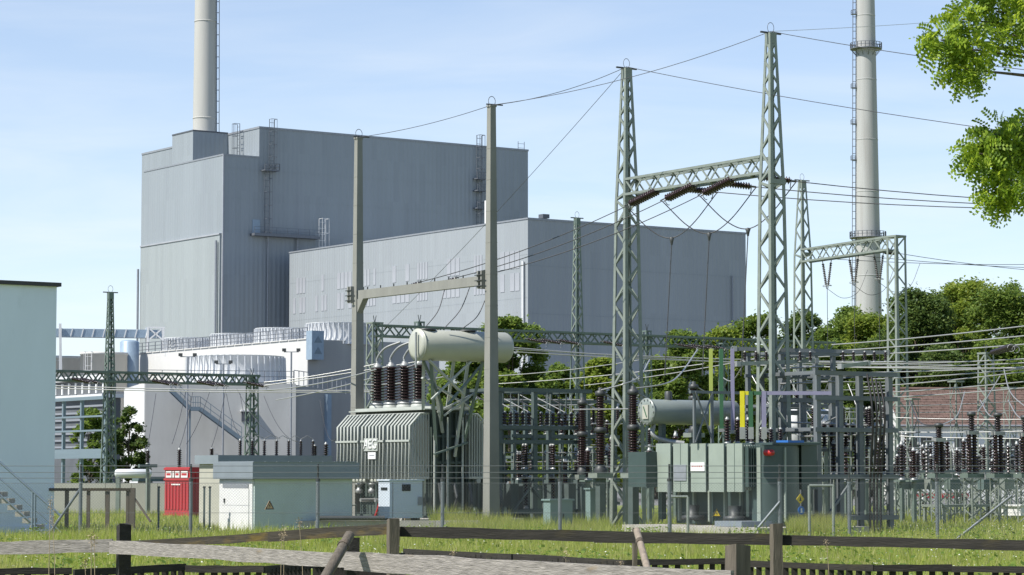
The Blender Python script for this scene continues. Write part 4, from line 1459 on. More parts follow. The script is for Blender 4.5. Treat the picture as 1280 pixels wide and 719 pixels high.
box('core_tank', 'green_dark', T, .95, 2.6, .1, LY - .1, .36, zt0)
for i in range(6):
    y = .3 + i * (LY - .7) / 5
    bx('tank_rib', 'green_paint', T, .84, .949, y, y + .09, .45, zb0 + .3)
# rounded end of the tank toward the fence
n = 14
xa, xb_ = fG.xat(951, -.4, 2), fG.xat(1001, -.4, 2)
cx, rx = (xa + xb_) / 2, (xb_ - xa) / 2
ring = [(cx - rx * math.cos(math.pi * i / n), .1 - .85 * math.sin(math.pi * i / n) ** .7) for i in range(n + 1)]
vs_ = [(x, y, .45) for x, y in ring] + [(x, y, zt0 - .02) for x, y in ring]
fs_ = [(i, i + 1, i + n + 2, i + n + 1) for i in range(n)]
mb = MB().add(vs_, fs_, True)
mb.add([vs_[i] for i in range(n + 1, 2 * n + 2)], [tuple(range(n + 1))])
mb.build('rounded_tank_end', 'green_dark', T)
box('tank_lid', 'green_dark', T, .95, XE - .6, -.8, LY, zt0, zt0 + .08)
for x in (xa + .02, cx - .15, xb_ - .1):
    bx('tank_strap', 'green_paint', T, x, x + .05, -.82 if x == cx - .15 else -.35, -.02, .5, zt0 - .1)
for x0 in (XE - .75,):
    for k in range(9):
        y = .1 + k * .12
        bx('radiator_fin', 'green_dark', T, x0, XE, y, y + .06, zb0 + .1, zt0 + .02)
    bx('radiator_cap', 'green_paint', T, x0 - .05, XE + .05, .02, 1.3, zt0 + .03, zt0 + .12)
for k in range(8):
    x = .12 + k * .11
    bx('radiator_fin', 'green_dark', T, x, x + .05, -.12, .06, zb0 + .2, zt0 - .05)
MB().lathe([(.02, -.95), (.10, -.94), (.11, -.8), (.11, -.55)], 14, (fG.xat(965, -.9, 2.8), -.0, fG.zat(cx, -.8, 566)), 'y').build('relief_valve', 'red_cap', T)
MB().tube([(fG.xat(965, -.9, 2.8) + .05, -.75, fG.zat(cx, -.8, 566)), (fG.xat(965, -.9, 2.8) + .22, -.72, fG.zat(cx, -.8, 566))], .06, 8).build('relief_pipe', 'cap_metal', T)
bx('blue_cover', 'sign_blue', T, fG.xat(984, -.7, 3), fG.xat(1004, -.7, 3), -.75, -.1, zt0 + .081, zt0 + .16)
# round conservator at the far end
yk, rG = LY + .35, .47
xg0, xg1 = fG.xat(809, yk, 4.4), fG.xat(919, yk, 4.4)
zk = fG.zat(xg0, yk, 515)
MB().lathe([(.02, xg0), (rG * .98, xg0 + .01), (rG, xg0 + .06), (rG, xg1 - .1), (rG * .7, xg1), (.02, xg1 + .02)], 30, (0, yk, zk), 'x').build('conservator_tank', 'green_tank', T)
fl_ = MB().lathe([(.3, xg0 - .05), (rG * 1.1, xg0 - .05), (rG * 1.1, xg0), (.3, xg0)], 30, (0, yk, zk), 'x').build('end_flange', 'green_tank', T)
for k in range(14):
    a = 2 * math.pi * k / 14
    MB().tube([(xg0 - .09, yk + rG * .98 * math.cos(a), zk + rG * .98 * math.sin(a)), (xg0 - .05, yk + rG * .98 * math.cos(a), zk + rG * .98 * math.sin(a))], .03, 6).build('flange_bolt', 'cap_metal', fl_)
bx('sight_glass', 'cream', T, xg0 - .10, xg0 - .051, yk - .17, yk + .17, zk - .26, zk + .26)
for a, b in (((xg0 - .104, yk - .1, zk - .2), (xg0 - .104, yk + .1, zk + .2)),):
    piece('gauge_needle', 'phase_green', T, a, b, .012, .05)
bx('tank_plate', 'white_paint', T, (xg0 + xg1) / 2 + .1, (xg0 + xg1) / 2 + .38, yk - rG - .02, yk - rG + .03, zk - .05, zk + .05)
for x in (xg0 + .7, xg0 + 2.4):
    piece('tank_support', 'green_dark', T, (x, yk, .5), (x, yk, zk - rG + .05), .2, .2)
MB().tube(curve3([(xg0 + .3, yk, zk - rG), (xg0 + .2, yk - .1, zk - rG - .4), (.6, yk - .3, zt0 + .2), (1.1, LY - .4, zt0 + .1)], 6), .09, 8).build('oil_pipe', 'cap_metal', T)
MB().box(-.5, .5, yk - .5, yk + .6, 1.7, 3.0).build('marshalling_box', 'green_dark', T)
MB().lathe([(.14, 0), (.14, .3), (.1, .34)], 10, (xg0 + 1.0, yk, zk + rG - .02)).build('breather', 'dark_metal', T)
# X-braced stand on the lid with the coloured phase bars
xs0, xs1 = fG.xat(868, LY * .5, 4), fG.xat(890, LY * .5, 4)
zs = fG.zat(xs0, LY * .5, 490)
for x in (xs0, xs1):
    piece('stand_post', 'frame_blue', T, (x, LY * .5, zt0 + .08), (x, LY * .5, zs), .09)
piece('stand_brace', 'frame_blue', T, (xs0, LY * .5 - .05, zt0 + .1), (xs1, LY * .5 - .05, zs), .05)
piece('stand_brace', 'frame_blue', T, (xs1, LY * .5 - .08, zt0 + .1), (xs0, LY * .5 - .08, zs), .05)
piece('stand_beam', 'frame_blue', T, (xs0 - .2, LY * .5, zs), (xs1 + 2.3, LY * .5, zs), .1)
for k in range(3):
    x = xs1 + .5 + k * .5
    insulator('', (x, LY * .45, zt0 + .08), .95, .13, 8, 'porcelain', parent=T)
for k in range(4):
    x = cx - .5 + k * .45
    insulator('', (x, .6, zt0 + .08), .55, .11, 5, 'porcelain_dark', parent=T)
for px, py0, py1, m, lb in ((889, 436, 532, 'yellow_green', 'yellow-green'), (902, 436, 536, 'phase_green', 'dark green'), (916, 436, 538, 'phase_purple', 'purple')):
    a, b = at(px, py0, 94), at(px, py1, 94)
    t = thing('phase_bar', 'tall upright %s painted phase bar behind the green transformer' % lb, 'busbar', b, 0)
    MB().bar((0, 0, 0), (0, 0, (a - b).z), .13, .13, up=UPV).build('bar', m, t)
    MB().box(-.1, .1, -.1, .1, -.12, 0).build('clamp', 'cap_metal', t)
for px, m, lb in ((928, 'yellow', 'bright yellow'), (938.5, 'phase_green', 'dark green'), (955, 'phase_purple', 'purple')):
    a, b = at(px, 489, 90.4), at(px, 534, 90.4)
    t = thing('phase_bar', 'short %s painted phase bar standing on transformer terminals' % lb, 'busbar', b, 0)
    MB().bar((0, 0, 0), (0, 0, (a - b).z), .15, .15, up=UPV).build('bar', m, t)
    MB().box(-.09, .09, -.09, .09, -.42, -.001).build('terminal', 'cap_metal', t)
    ln = {'yellow': .32, 'phase_green': .3, 'phase_purple': 2.3}[m]
    MB().bar((.076, 0, (a - b).z - .07), (.076 + ln, 0, (a - b).z - .07), .1, .13).build('arm', m, t)
# fans / rollers and pit below
for y in (1.0, 3.4):
    MB().lathe([(.1, 0), (.42, .02), (.42, .16), (.2, .2), (.25, .55)], 16, (.4, y, .5)).build('fan', 'dark_metal', T)
MB().box(-.6, 1.4, -.6, .9, .33, .52).build('drip_tray', 'fascia', T)

# warning signs on the fence side
def sign_tri(label, P, s, parent=None, rz=0, m='sign_yellow'):
    t = thing('warning_sign', label, 'sign', P, rz)
    MB().add([(-s, 0, 0), (s, 0, 0), (0, 0, s * 1.73), (-s, .02, 0), (s, .02, 0), (0, .02, s * 1.73)], [(0, 1, 2), (5, 4, 3), (0, 3, 4, 1), (1, 4, 5, 2), (2, 5, 3, 0)]).build('plate', m, t)
    b = s * .16
    for a, c in (((-s, 0), (s, 0)), ((s, 0), (0, 1.73 * s)), ((0, 1.73 * s), (-s, 0))):
        k = .86
        cz = s * .577
        f_ = lambda p: (p[0] * k, -.006, cz + (p[1] - cz) * k)
        piece('border', 'black', t, f_(a), f_(c), b, .008, up=Vector((0, 1, 0)))
    pts = [(.05, .95), (-.18, .55), (.02, .55), (-.1, .18), (.2, .66), (0, .66), (.14, .95)]
    MB().add([(x * s, -.006, z * s + .05 * s) for x, z in pts], [tuple(range(len(pts)))]).build('lightning_bolt', 'black', t)
    return t
sign_tri('yellow triangular high-voltage warning sign below the green radiators', at(896, 646, 89.5), .16, rz=.0)
sign_tri('orange-brown triangular lightning warning sign on the green switch house', at(337, 637, 95.4), .20, rz=PHI, m='orange_sign')
P = at(1001.5, 638, 86.4)
t = thing('mandatory_sign', 'round blue sign on the tank end under a yellow diamond', 'sign', P, PHI)
MB().lathe([(.14, -.01), (.14, .01)], 24, (0, 0, 0), 'y').build('disc', 'sign_blue', t)
MB().add([(-.04, -.016, -.08), (.04, -.016, -.08), (.03, -.016, .07), (-.03, -.016, .07)], [(0, 1, 2, 3)]).build('pictogram', 'white_paint', t)
P = at(1000.5, 624, 86.4)
t = thing('warning_sign', 'small yellow diamond sign above the round blue sign', 'sign', P, PHI)
MB().add([(-.18, 0, 0), (0, 0, -.16), (.18, 0, 0), (0, 0, .18), (-.18, .015, 0), (0, .015, -.16), (.18, .015, 0), (0, .015, .18)], [(0, 1, 2, 3), (7, 6, 5, 4), (0, 4, 5, 1), (1, 5, 6, 2), (2, 6, 7, 3), (3, 7, 4, 0)]).build('plate', 'sign_yellow', t)
MB().add([(-.05, -.006, -.06), (.05, -.006, -.06), (0, -.006, .09)], [(0, 1, 2)]).build('pictogram', 'black', t)

# ================================================================ switch houses and container on the left
P0 = gnd(318, 96)
fs = Frame(P0)
t = thing('switch_house', 'small green-walled switch house with white metal door', 'building', P0)
z1, zf = zof(96, 599), zof(96, 578)
xe, ye = fs.xat(440, 0, 1.5), fs.yat(275, 0, 1.5)
box('wall', 'house_green', t, 0, xe, 0, ye, 0, z1)
box('door_frame', 'white_paint', t, -.06, -.001, .08, ye - .06, 0, z1 - .02)
dr = box('door', 'white_paint', t, -.10, -.061, .3, ye - .35, .05, z1 - .35)
bx('door_handle', 'dark_metal', dr, -.14, -.101, ye - .62, ye - .54, 1.1, 1.25)
bx('door_seam', 'trim_grey', dr, -.104, -.1005, .3, ye - .35, 1.0, 1.012)
bx('door_vent', 'trim_grey', t, -.104, -.062, .35, ye - .4, z1 - .34, z1 - .18)
box('fascia', 'fascia', t, -.2, xe + .2, -.2, ye + .2, z1, zf)
for i in range(12):
    x = -.2 + i * .5
    bx('roof_flashing', 'fascia', t, x + .01, x + .49, -.23, ye + .22, zf, zf + .04) if x < xe else None
P0 = gnd(274, 104)
fs2 = Frame(P0)
t = thing('switch_house', 'low cream annex block behind the white-doored switch house', 'building', P0)
xe, ye = 5.2, fs2.yat(249, 0, 1.5)
z1, zf = zof(104, 580), zof(104, 569)
box('wall', 'cream', t, 0, xe, 0, ye, 0, z1)
box('fascia', 'fascia', t, -.15, xe, -.15, ye + .15, z1, zf)
P0 = gnd(296, 112)
fs3 = Frame(P0)
xe = fs3.xat(394, 0, 2.8)
t = thing('switch_bench', 'dark green raised equipment bench carrying small insulators', 'equipment bench', P0)
zt_ = zof(112, 571)
box('deck', 'fascia_dark', t, 0, xe, 0, 1.2, zt_ - .5, zt_)
box('cabinet', 'fascia_dark', t, .2, xe - .2, .1, 1.1, 0, zt_ - .501)
n = 7
for i in range(n):
    px = 300 + i * 15.2
    x = fs3.xat(px, .4, zt_)
    insulator('small dark post insulator on the green equipment bench', fs3.w(x, .4, zt_), .78, .09, 7, 'porcelain_dark', 'insulators on the green bench')
    if i < n - 1:
        x2 = fs3.xat(px + 15.2, .4, zt_)
        wire('link_bar', 'thin pale link bar joining bench insulators', [fs3.w(x, .4, zt_ + .8), fs3.w((x + x2) / 2, .4, zt_ + .95), fs3.w(x2, .4, zt_ + .8)], .018, 'wire_pale', 'busbar', 'links on the green bench')
# disconnectors on dark posts
for px, y0, y1, y2 in ((184, 580, 562, 640), (223.5, 586, 560, 640), (264, 570, 560, 600), (407, 582, 553, 640), (393, 572, 556, 640)):
    D_ = 118 if px > 380 else 132
    z0 = zof(D_, y0)
    P = gnd(px, D_)
    t = thing('insulator_stand', 'steel column carrying a dark disconnector insulator', 'post', P, PHI, 'disconnector columns')
    MB().bar((0, 0, 0), (0, 0, z0), .14, .14, up=UPV).build('column', 'galv', t)
    MB().box(-.5, .5, -.1, .1, z0 - .18, z0 - .02).build('crossbar', 'fascia_dark', t)
    insulator('dark disconnector insulator on steel column beyond the switch house', (P.x, P.y, z0), zof(D_, y1) - z0, .13, 9, 'porcelain_dark', 'disconnectors beyond the switch house')
P0 = gnd(237, 128)
fk = Frame(P0)
t = thing('shipping_container', 'red metal container with white lettering beyond the wire fence', 'container', P0)
yk_, xk_ = fk.yat(206, 0, 1.4), fk.xat(252, 0, 1.4)
zk = zof(128, 584)
xk_ = max(xk_, 1.2)
box('body', 'red_paint', t, 0, xk_ , 0, yk_, .1, zk)
for i in range(8):
    y = yk_ * (i + .3) / 8
    bx('corrugation', 'red_paint', t, -.04, -.001, y, y + yk_ / 16, .4, zk - .75)
for i in range(5):
    x = xk_ * (i + .3) / 5
    bx('corrugation', 'red_paint', t, x, x + xk_ / 10, -.04, -.001, .3, zk - .2)
for z in (.12, zk - .1, zk - .62):
    bx('frame_rail', 'red_paint', t, -.06, -.001, -.03, yk_ + .03, z - .04, z + .06)
for k, (a, b) in enumerate(((.08, .3), (.34, .4), (.44, .62), (.68, .94))):
    bx('letter', 'white_paint', t, -.055, -.041, yk_ * (1 - b), yk_ * (1 - a), zk - .52, zk - .2)
    bx('letter_gap', 'red_paint', t, -.058, -.0555, yk_ * (1 - b) + .08, yk_ * (1 - a) - .06, zk - .42, zk - .3)
bx('label_line', 'white_paint', t, -.055, -.041, yk_ * .35, yk_ * .7, zk - .9, zk - .84)
P0 = gnd(206, 136)
t = thing('white_tank_trailer', 'rounded white tank lying near the red container', 'tank', gnd(166, 138), 0)
MB().lathe([(.05, -1.0), (.2, -.95), (.24, -.85), (.24, .9), (.05, 1.0)], 16, (0, 0, zof(138, 592)), 'x').build('shell', 'stack_white', t)
for x in (-.8, .8):
    MB().box(x - .1, x + .1, -.25, .25, 0, zof(138, 597)).build('saddle', 'galv', t)
P0 = gnd(178, 141)
t = thing('concrete_pier', 'pale concrete pier behind the wooden gate posts', 'pier', P0)
MB().box(0, .6, 0, .6, 0, zof(141, 602)).build('shaft', 'plinth', t)
MB().box(-.3, 3.2, -.1, .7, zof(141, 602) + .002, zof(141, 596)).build('slab', 'fascia_dark', t)
P0 = gnd(66, 140)
t = thing('retaining_wall', 'long low beige wall behind the wire fence', 'wall', P0, math.radians(2))
for i in range(6):
    bx('wall_segment', 'cream', t, i * 1.42, i * 1.42 + 1.40, 0, .25, 0, zof(140, 604))
# left pale blue house with outside stair rail
P0 = gnd(67, 92)
fz = Frame(P0)
t = thing('pale_blue_house', 'pale blue rendered building with flat dark roof edge', 'building', P0)
zz = zof(92, 358.5)
box('wall', 'house_blue', t, -14, 0, 0, 9, 0, zz)
box('roof_edge', 'roof_dark', t, -14.2, .12, -.14, 9.2, zz, zz + .14)
box('plinth_band', 'house_blue', t, -14, .03, -.03, 0, 0, .35)
a, b = at(-8, 571, 88.5), at(76, 645, 88.5)
t = thing('stair_railing', 'grey steel stair railing descending along the pale blue wall', 'railing', (a.x, a.y, 0), 0)
d = b - a
for dz in (0, -.55, -1.1):
    MB().tube([(0, 0, a.z + dz), (d.x, 0, b.z + dz)], .045 if dz == 0 else .028, 7).build('handrail', 'steel_blue', t)
for q in (.05, .58, .62):
    MB().tube([(d.x * q, 0, 0), (d.x * q, 0, a.z + d.z * q)], .04, 7).build('post', 'steel_blue', t)
for k in range(9):
    q = (k + .5) / 9
    zz2 = max(.05, a.z + d.z * q - 1.1)
    bx('step', 'plinth', t, d.x * q - .16, d.x * q + .16, .05, 1.1, max(0, zz2 - .17), zz2)

# ================================================================ switchgear bays
def bay(name, label, px0, px1, D, ys, cols, rows_y, dep, m, wpost, wbeam, group=None):
    """steel frame: columns at photo columns cols, beams at photo rows ys; two ranks dep apart"""
    P0 = gnd(px0, D)
    f = Frame(P0)
    t = thing(name, label, 'steel frame', P0, PHI, group)
    zt = f.zat(0, 0, min(ys))
    xe = f.xat(px1, 0, zt / 2)
    for y in (0, dep):
        for c in cols:
            x = f.xat(c, 0, zt / 2)
            piece('column', m, t, (x, y, 0), (x, y, zt + .05), wpost, wpost, up=UPV)
        for py in ys:
            z = f.zat(0, 0, py)
            piece('beam', m, t, (-.12, y - wpost * .62, z), (xe + .12, y - wpost * .62, z), wbeam * .5, wbeam)
    for c in cols:
        x = f.xat(c, 0, zt / 2)
        for py in ys[::2]:
            z = f.zat(0, 0, py)
            piece('cross_beam', m, t, (x + wpost * .6, -.1, z + .02), (x + wpost * .6, dep + .1, z + .02), wbeam * .5, wbeam * .8)
    return t, f, xe

# middle bay between the concrete post and the lattice mast
tm_, fm, xe = bay('switchgear_frame', 'dark green steel switchgear frame beside the taller concrete post', 622, 735, 110, (487, 534, 552, 590, 640), (624, 668, 729), None, 2.6, 'frame_steel', .20, .17)
z_ = fm.zat(0, 0, 532)
for k in range(13):
    px = 629 + k * 7.6
    x = fm.xat(px, 0, 4)
    if abs(px - 668) < 4:
        continue
    insulator('squat dark capped insulator in the long row on green frame', fm.w(x, -.1, z_), .62, .12, 4, 'porcelain_dark', 'row of squat insulators')
    a, b = fm.w(x, -.1, z_ + .6), fm.w(x, -.1 if k % 2 else 2.6, fm.zat(0, 0, 489))
    wire('riser_bar', 'thin pale riser bar above the squat insulator row', [a, b], .022, 'wire_pale' if k % 3 else 'wire_dark', 'busbar', 'risers above the squat insulators', sag=0)
for row, (yb_, yt_) in enumerate(((589, 556), (639, 596))):
    z0 = fm.zat(0, 0, yb_)
    hh = fm.zat(0, 0, yt_) - z0
    for k in range(9):
        x = fm.xat(630 + k * 11.4, 0, 3)
        yy = .4 + (k % 3) * .8
        insulator('slender dark column insulator inside the green switchgear frame', fm.w(x, yy, z0 + .09), hh, .11, 9, 'porcelain_dark' if k % 2 else 'porcelain', 'column insulators inside the green frame')
    for y in (.4, 1.2, 2.0):
        piece('shelf_bar', 'frame_steel', tm_, (0, y, z0), (xe, y, z0), .2, .1)
for px in (640, 655, 690, 712):
    x = fm.xat(px, .9, 2)
    MB().box(x - .2, x + .2, .7, 1.3, 0, fm.zat(0, 0, 605)).build('pedestal', 'frame_steel', tm_)
    P = fm.w(x + .1, -.5, 0)
for k in range(8):
    x = fm.xat(634 + k * 12, 1.8, 4)
    piece('rail_drop', 'galv', tm_, (x, 2.0, fm.zat(0, 0, 640)), (x, 2.0, fm.zat(0, 0, 552)), .06)
for (a, b) in (((.2, -.2, .1), (1.5, -.2, 1.5)), ((2.9, -.2, .2), (1.7, -.2, 1.6))):
    piece('diagonal', 'frame_steel', tm_, a, b, .07)
# vertical shapes in the dark interior behind
for k in range(6):
    P = gnd(630 + k * 19, 117 + (k % 2) * 2)
    t = thing('switch_pole', 'upright switch pole behind the squat insulator row', 'switchgear', P, PHI, 'switch poles behind the middle frame')
    hh = zof(117, 600 if k % 2 else 610)
    MB().box(-.22, .22, -.22, .22, 0, hh).build('tank', 'frame_steel' if k % 2 else 'galv_green', t)
    a, b, c = insulator_mesh(1.3, .12, 10, 'porcelain')
    for s in (-.1, .12):
        for q in (a, b, c):
            link('pole_' + q.name.split('.')[0], q, t, Matrix.Translation((s, s * .6, hh)))
# second rank of switchgear behind, dense with dark porcelain
tm2, fm2, xe3 = bay('switchgear_frame', 'second dark green steel frame behind the first one', 640, 770, 120, (500, 545, 572, 600, 630), (642, 690, 735, 768), None, 2.2, 'frame_steel', .18, .15)
for row, (yb_, hh) in enumerate(((544, .8), (599, 1.3), (629, .9))):
    for k in range(13):
        x = fm2.xat(646 + k * 9.4, .3, 3)
        insulator('dark rear-rank insulator behind the first green frame', fm2.w(x, .3 + (k % 2) * .7, fm2.zat(0, 0, yb_) + .08), hh * random.uniform(.85, 1.1), .13, 8, 'porcelain_dark' if (k + row) % 3 else 'porcelain', 'rear rank insulators')
for k in range(7):
    x = fm2.xat(648 + k * 18, 0, 2)
    MB().box(x - .25, x + .25, .5, 1.2, 0, random.uniform(1.2, 2.1)).build('switch_box', 'frame_steel' if k % 2 else 'galv_green', tm2)
# apparatus between the two transformers and behind the open frame
for k, (px, D_, yt) in enumerate(((735, 108, 560), (765, 112, 545), (812, 110, 560), (826, 114, 548), (845, 116, 540), (1008, 108, 560), (1022, 110, 548), (1040, 112, 556), (1058, 110, 545), (1083, 112, 552), (1100, 110, 548), (1128, 114, 552), (1143, 112, 560))):
    P = gnd(px, D_)
    z0 = zof(D_, 600)
    t = thing('insulator_stand', 'thin steel stand of dark apparatus between the frames', 'post', P, PHI, 'apparatus stands')
    MB().bar((0, 0, 0), (0, 0, z0 - .08), .16, .16, up=UPV).build('column', 'galv_green', t)
    MB().box(-.3, .3, -.2, .2, z0 - .079, z0).build('head_plate', 'galv_green', t)
    insulator('dark apparatus insulator on a thin stand between the frames', (P.x, P.y, z0), zof(D_, yt) - z0, .16, 11, 'porcelain_dark' if k % 2 else 'porcelain', 'apparatus insulators between frames')
# green cabinet by the frame
for px, D_, w_, h_, lb in ((688, 94, 1.0, 626, 'light green metal street-type cabinet in front of switchgear frame'), (738, 104, .7, 612, 'narrow green cabinet leaning against the frame column')):
    P0 = gnd(px, D_)
    t = thing('equipment_cabinet', lb, 'cabinet', P0)
    z1 = zof(D_, h_)
    box('body', 'green_cabinet', t, 0, w_, 0, w_ * .45, 0.08, z1)
    box('roof', 'green_cabinet', t, -.06, w_ + .06, -.06, w_ * .45 + .06, z1, z1 + .06)
    bx('door_seam', 'green_dark', t, w_ * .5, w_ * .5 + .012, -.008, -.001, .15, z1 - .06)
    bx('handle', 'dark_metal', t, w_ * .56, w_ * .6, -.03, -.001, z1 * .45, z1 * .6)
    box('base', 'plinth', t, -.02, w_ + .02, -.02, w_ * .45 + .02, 0, .079)

# tall two-stage measuring transformers on columns
def column_ct(px, D, ys, label):
    y_top, y_mid, y_base = ys
    P = gnd(px, D)
    z0, zm, z1 = zof(D, y_base), zof(D, y_mid), zof(D, y_top)
    t = thing('instrument_transformer', label, 'instrument transformer', P, PHI, 'tall brown measuring transformers')
    MB().bar((0, 0, 0), (0, 0, z0 - .25), .30, .30, up=UPV).build('column', 'frame_steel', t)
    MB().box(-.4, .4, -.3, .3, z0 - .25, z0 - .05).build('base_plate', 'galv', t)
    MB().lathe([(.26, z0 - .049), (.28, z0 + .1), (.2, z0 + .2), (.18, z0 + .3)], 14).build('base_tank', 'dark_metal', t)
    MB().lathe(shed_profile(zm - z0 - .35, .24, .15, 12, z0 + .3), 14).build('lower_insulator', 'porcelain', t)
    MB().lathe([(.2, zm - .05), (.25, zm), (.25, zm + .14), (.18, zm + .2)], 14).build('flange', 'dark_metal', t)
    MB().lathe(shed_profile(z1 - zm - .45, .21, .13, 12, zm + .2), 14).build('upper_insulator', 'porcelain', t)
    MB().lathe([(.15, z1 - .25), (.23, z1 - .2), (.22, z1 - .05), (.1, z1), (.09, z1 + .1), (.02, z1 + .12)], 14).build('head', 'dark_metal', t)
    MB().tube([(.1, 0, z1 - .1), (1.0, 0, z1 - .5)], .03, 6).build('terminal', 'cap_metal', t)
    return P, z1
CTS = [column_ct(751, 103, (488, 540, 590), 'two-stage brown measuring transformer between green frame and lattice mast'), column_ct(792, 99, (486, 537, 590), 'two-stage brown measuring transformer between lattice mast and round green tank end'), column_ct(728, 112, (500, 545, 592), 'two-stage brown measuring transformer against the green switchgear frame corner'), column_ct(868, 118, (480, 500, 540), 'brown measuring transformer head showing above the round green tank')]
for P, z in CTS[:3]:
    for (x1, y1) in ((800, 455), (870, 436)):
        pass
pts = curve3([CTS[1][0] + Vector((0, 0, CTS[1][1])), at(830, 480, 100), at(850, 468, 104), at(872, 437, 112)], 8)
wire('connecting_lead', 'pale curved lead rising from the measuring transformer head', pts, .03, 'wire_pale')
pts = curve3([CTS[0][0] + Vector((0, 0, CTS[0][1])), at(780, 480, 101), at(800, 470, 104), at(812, 450, 112)], 8)
wire('connecting_lead', 'pale curved lead crossing behind the lattice mast', pts, .03, 'wire_pale')
for (x0, x1, y) in ((712, 808, 512), (770, 812, 512)):
    pass
wire('connecting_lead', 'straight pale lead at tank height before the lattice mast', [at(716, 512, 103), at(818, 511, 98)], .025, 'wire_pale')

# right bay: open steel frame with busbars
tr_, fr, xe = bay('switchgear_frame', 'open blue-grey steel switchgear frame beyond the red-knobbed end of green transformer', 1020, 1116, 94, (466, 497, 537, 596, 648), (1022, 1050, 1075, 1112), None, 3.2, 'frame_blue', .20, .17)
for py, hh, n, r, m in ((537, .8, 6, .12, 'porcelain_dark'), (596, 1.25, 7, .13, 'porcelain_dark')):
    z0 = fr.zat(0, 0, py) + .09
    for k in range(n):
        x = fr.xat(1028 + k * 84 / (n - 1), 0, 4)
        insulator('dark ribbed insulator standing inside the open blue-grey frame', fr.w(x, .35 + (k % 2) * .9, z0), hh, r, 8, m, 'insulators in the open frame')
    for y in (.35, 1.25):
        piece('shelf_bar', 'frame_blue', tr_, (0, y, z0 - .09), (xe, y, z0 - .09), .2, .1)
for k in range(4):
    a = at(1084 + k * 5.2, 468 + k * 3, 95)
    b = at(1088 + k * 4.4, 664, 95)
    mid = at(1091 + k * 5, 520, 94.5)
    wire('black_cable', 'thick black cable running down inside the open frame', curve3([a, mid, at(1088 + k * 4.4, 600, 95), b], 8), .045, 'black', 'cable', 'black cables in the open frame')
for (a, b) in (((.3, -.25, .6), (1.5, -.25, 1.9)), ((.1, 3.1, 1.9), (1.6, 3.1, .4))):
    piece('diagonal', 'frame_blue', tr_, a, b, .08)
# second, lower frame toward the lattice mast
tr2, fr2, xe2 = bay('switchgear_frame', 'smaller blue-grey frame between tallest mast and open frame', 975, 1045, 99, (441, 468, 507, 515, 600), (977, 1020, 1042), None, 2.0, 'frame_blue', .16, .13)
z0 = fr2.zat(0, 0, 507) + .07
for k in range(5):
    x = fr2.xat(986 + k * 12, 0, 4)
    insulator('short dark insulator on the shelf of the smaller frame', fr2.w(x, .1, z0), .5, .11, 5, 'porcelain_dark', 'short insulators on the smaller frame')
# long busbars with hanging insulators above the frames
for (x0, y0, x1, y1, D_, m, lb) in ((914, 436, 1112, 441, 96, 'frame_blue', 'long grey-blue busbar level with the top of phase bars'),
                                    (920, 455, 1022, 451, 95, 'galv', 'pale busbar hung below the long grey-blue busbar'),
                                    (1050, 458, 1085, 454, 94, 'galv', 'short pale busbar over the open steel frame')):
    a, b = at(x0, y0, D_), at(x1, y1, D_ + 1.5)
    t = thing('busbar', lb, 'busbar', a, math.atan2(b.y - a.y, b.x - a.x))
    L = math.hypot(b.x - a.x, b.y - a.y)
    MB().bar((0, 0, 0), (L, 0, b.z - a.z), .14, .14).build('bar', m, t)
    for q in (.02, .98):
        MB().box(L * q - .08, L * q + .08, -.09, .09, -.1 + (b.z - a.z) * q, .1 + (b.z - a.z) * q).build('clamp', 'cap_metal', t)
for px in (931, 945, 958, 986, 1000, 1013, 1054, 1067, 1081, 1093, 1107):
    z1, z0 = zof(96, 439), zof(96, 452)
    P = at(px, 452, 96)
    insulator('small dark insulator holding up the long grey-blue busbar', P, z1 - z0, .08, 5, 'porcelain_dark', 'insulators under the long busbar')
for (x0, y0, x1, y1) in ((960, 462, 1030, 458), (975, 480, 1050, 477), (1050, 470, 1112, 468), (985, 528, 1112, 533), (1000, 546, 1112, 543)):
    pale('short pale busbar inside the blue-grey frames', at(x0, y0, 97), at(x1, y1, 97), .04, 0, 'short busbars in the frames')
for (px, D_) in ((996, 103), (1034, 104)):
    P = at(px, 556, D_)
    t = thing('reactor_drum', 'white barrel-shaped reactor behind the blue-grey frame', 'reactor', (P.x, P.y, 0), 0, 'white reactors')
    z0, z1 = zof(D_, 560), zof(D_, 512)
    MB().lathe([(.3, z0), (.42, z0 + .15), (.44, (z0 + z1) / 2), (.42, z1 - .15), (.25, z1)], 20).build('drum', 'stack_white', t)
    MB().lathe([(.455, z0 + .6), (.47, z0 + .6), (.47, z0 + .68), (.455, z0 + .68)], 20).build('band', 'trim_grey', t)
    MB().box(-.12, .12, -.12, .12, 0, z0 + .05).build('leg', 'galv', t)

# ================================================================ far switchgear on white lattice girders at the right
for (D_, x0, x1, yb, lb) in ((118, 1010, 1330, 611, 'pale lattice girder on legs across the yard before the tiled house'), (130, 1120, 1330, 604, 'rear pale lattice girder beyond the first')):
    A = at(x0, yb, D_)
    B = at(x1, yb, D_)
    B.y += 2
    tr = truss('support_girder', lb, A, B, .42, .5, 40, .08, .05, False)
def lat_leg(label, px, D, ytop, w, group):
    P = gnd(px, D)
    h = zof(D, ytop)
    t = thing('lattice_support', label, 'support', P, PHI, group)
    def c(z):
        return [(-w / 2, -w / 2, z), (w / 2, -w / 2, z), (w / 2, w / 2, z), (-w / 2, w / 2, z)]
    zig(t, c, [h * i / 7 for i in range(8)], .06, .045, 'galv', 'galv', False)
    MB().box(-w * .7, w * .7, -w * .7, w * .7, h, h + .08).build('head_plate', 'galv', t)
for k in range(9):
    px = 1125 + k * 19 + (6 if k % 2 else 0)
    lat_leg('short pale lattice support under the switchgear girders', px, 118 if k % 2 else 128, 612 if k % 2 else 606, .42 if k % 3 else .3, 'lattice supports in the yard before the tiled house')
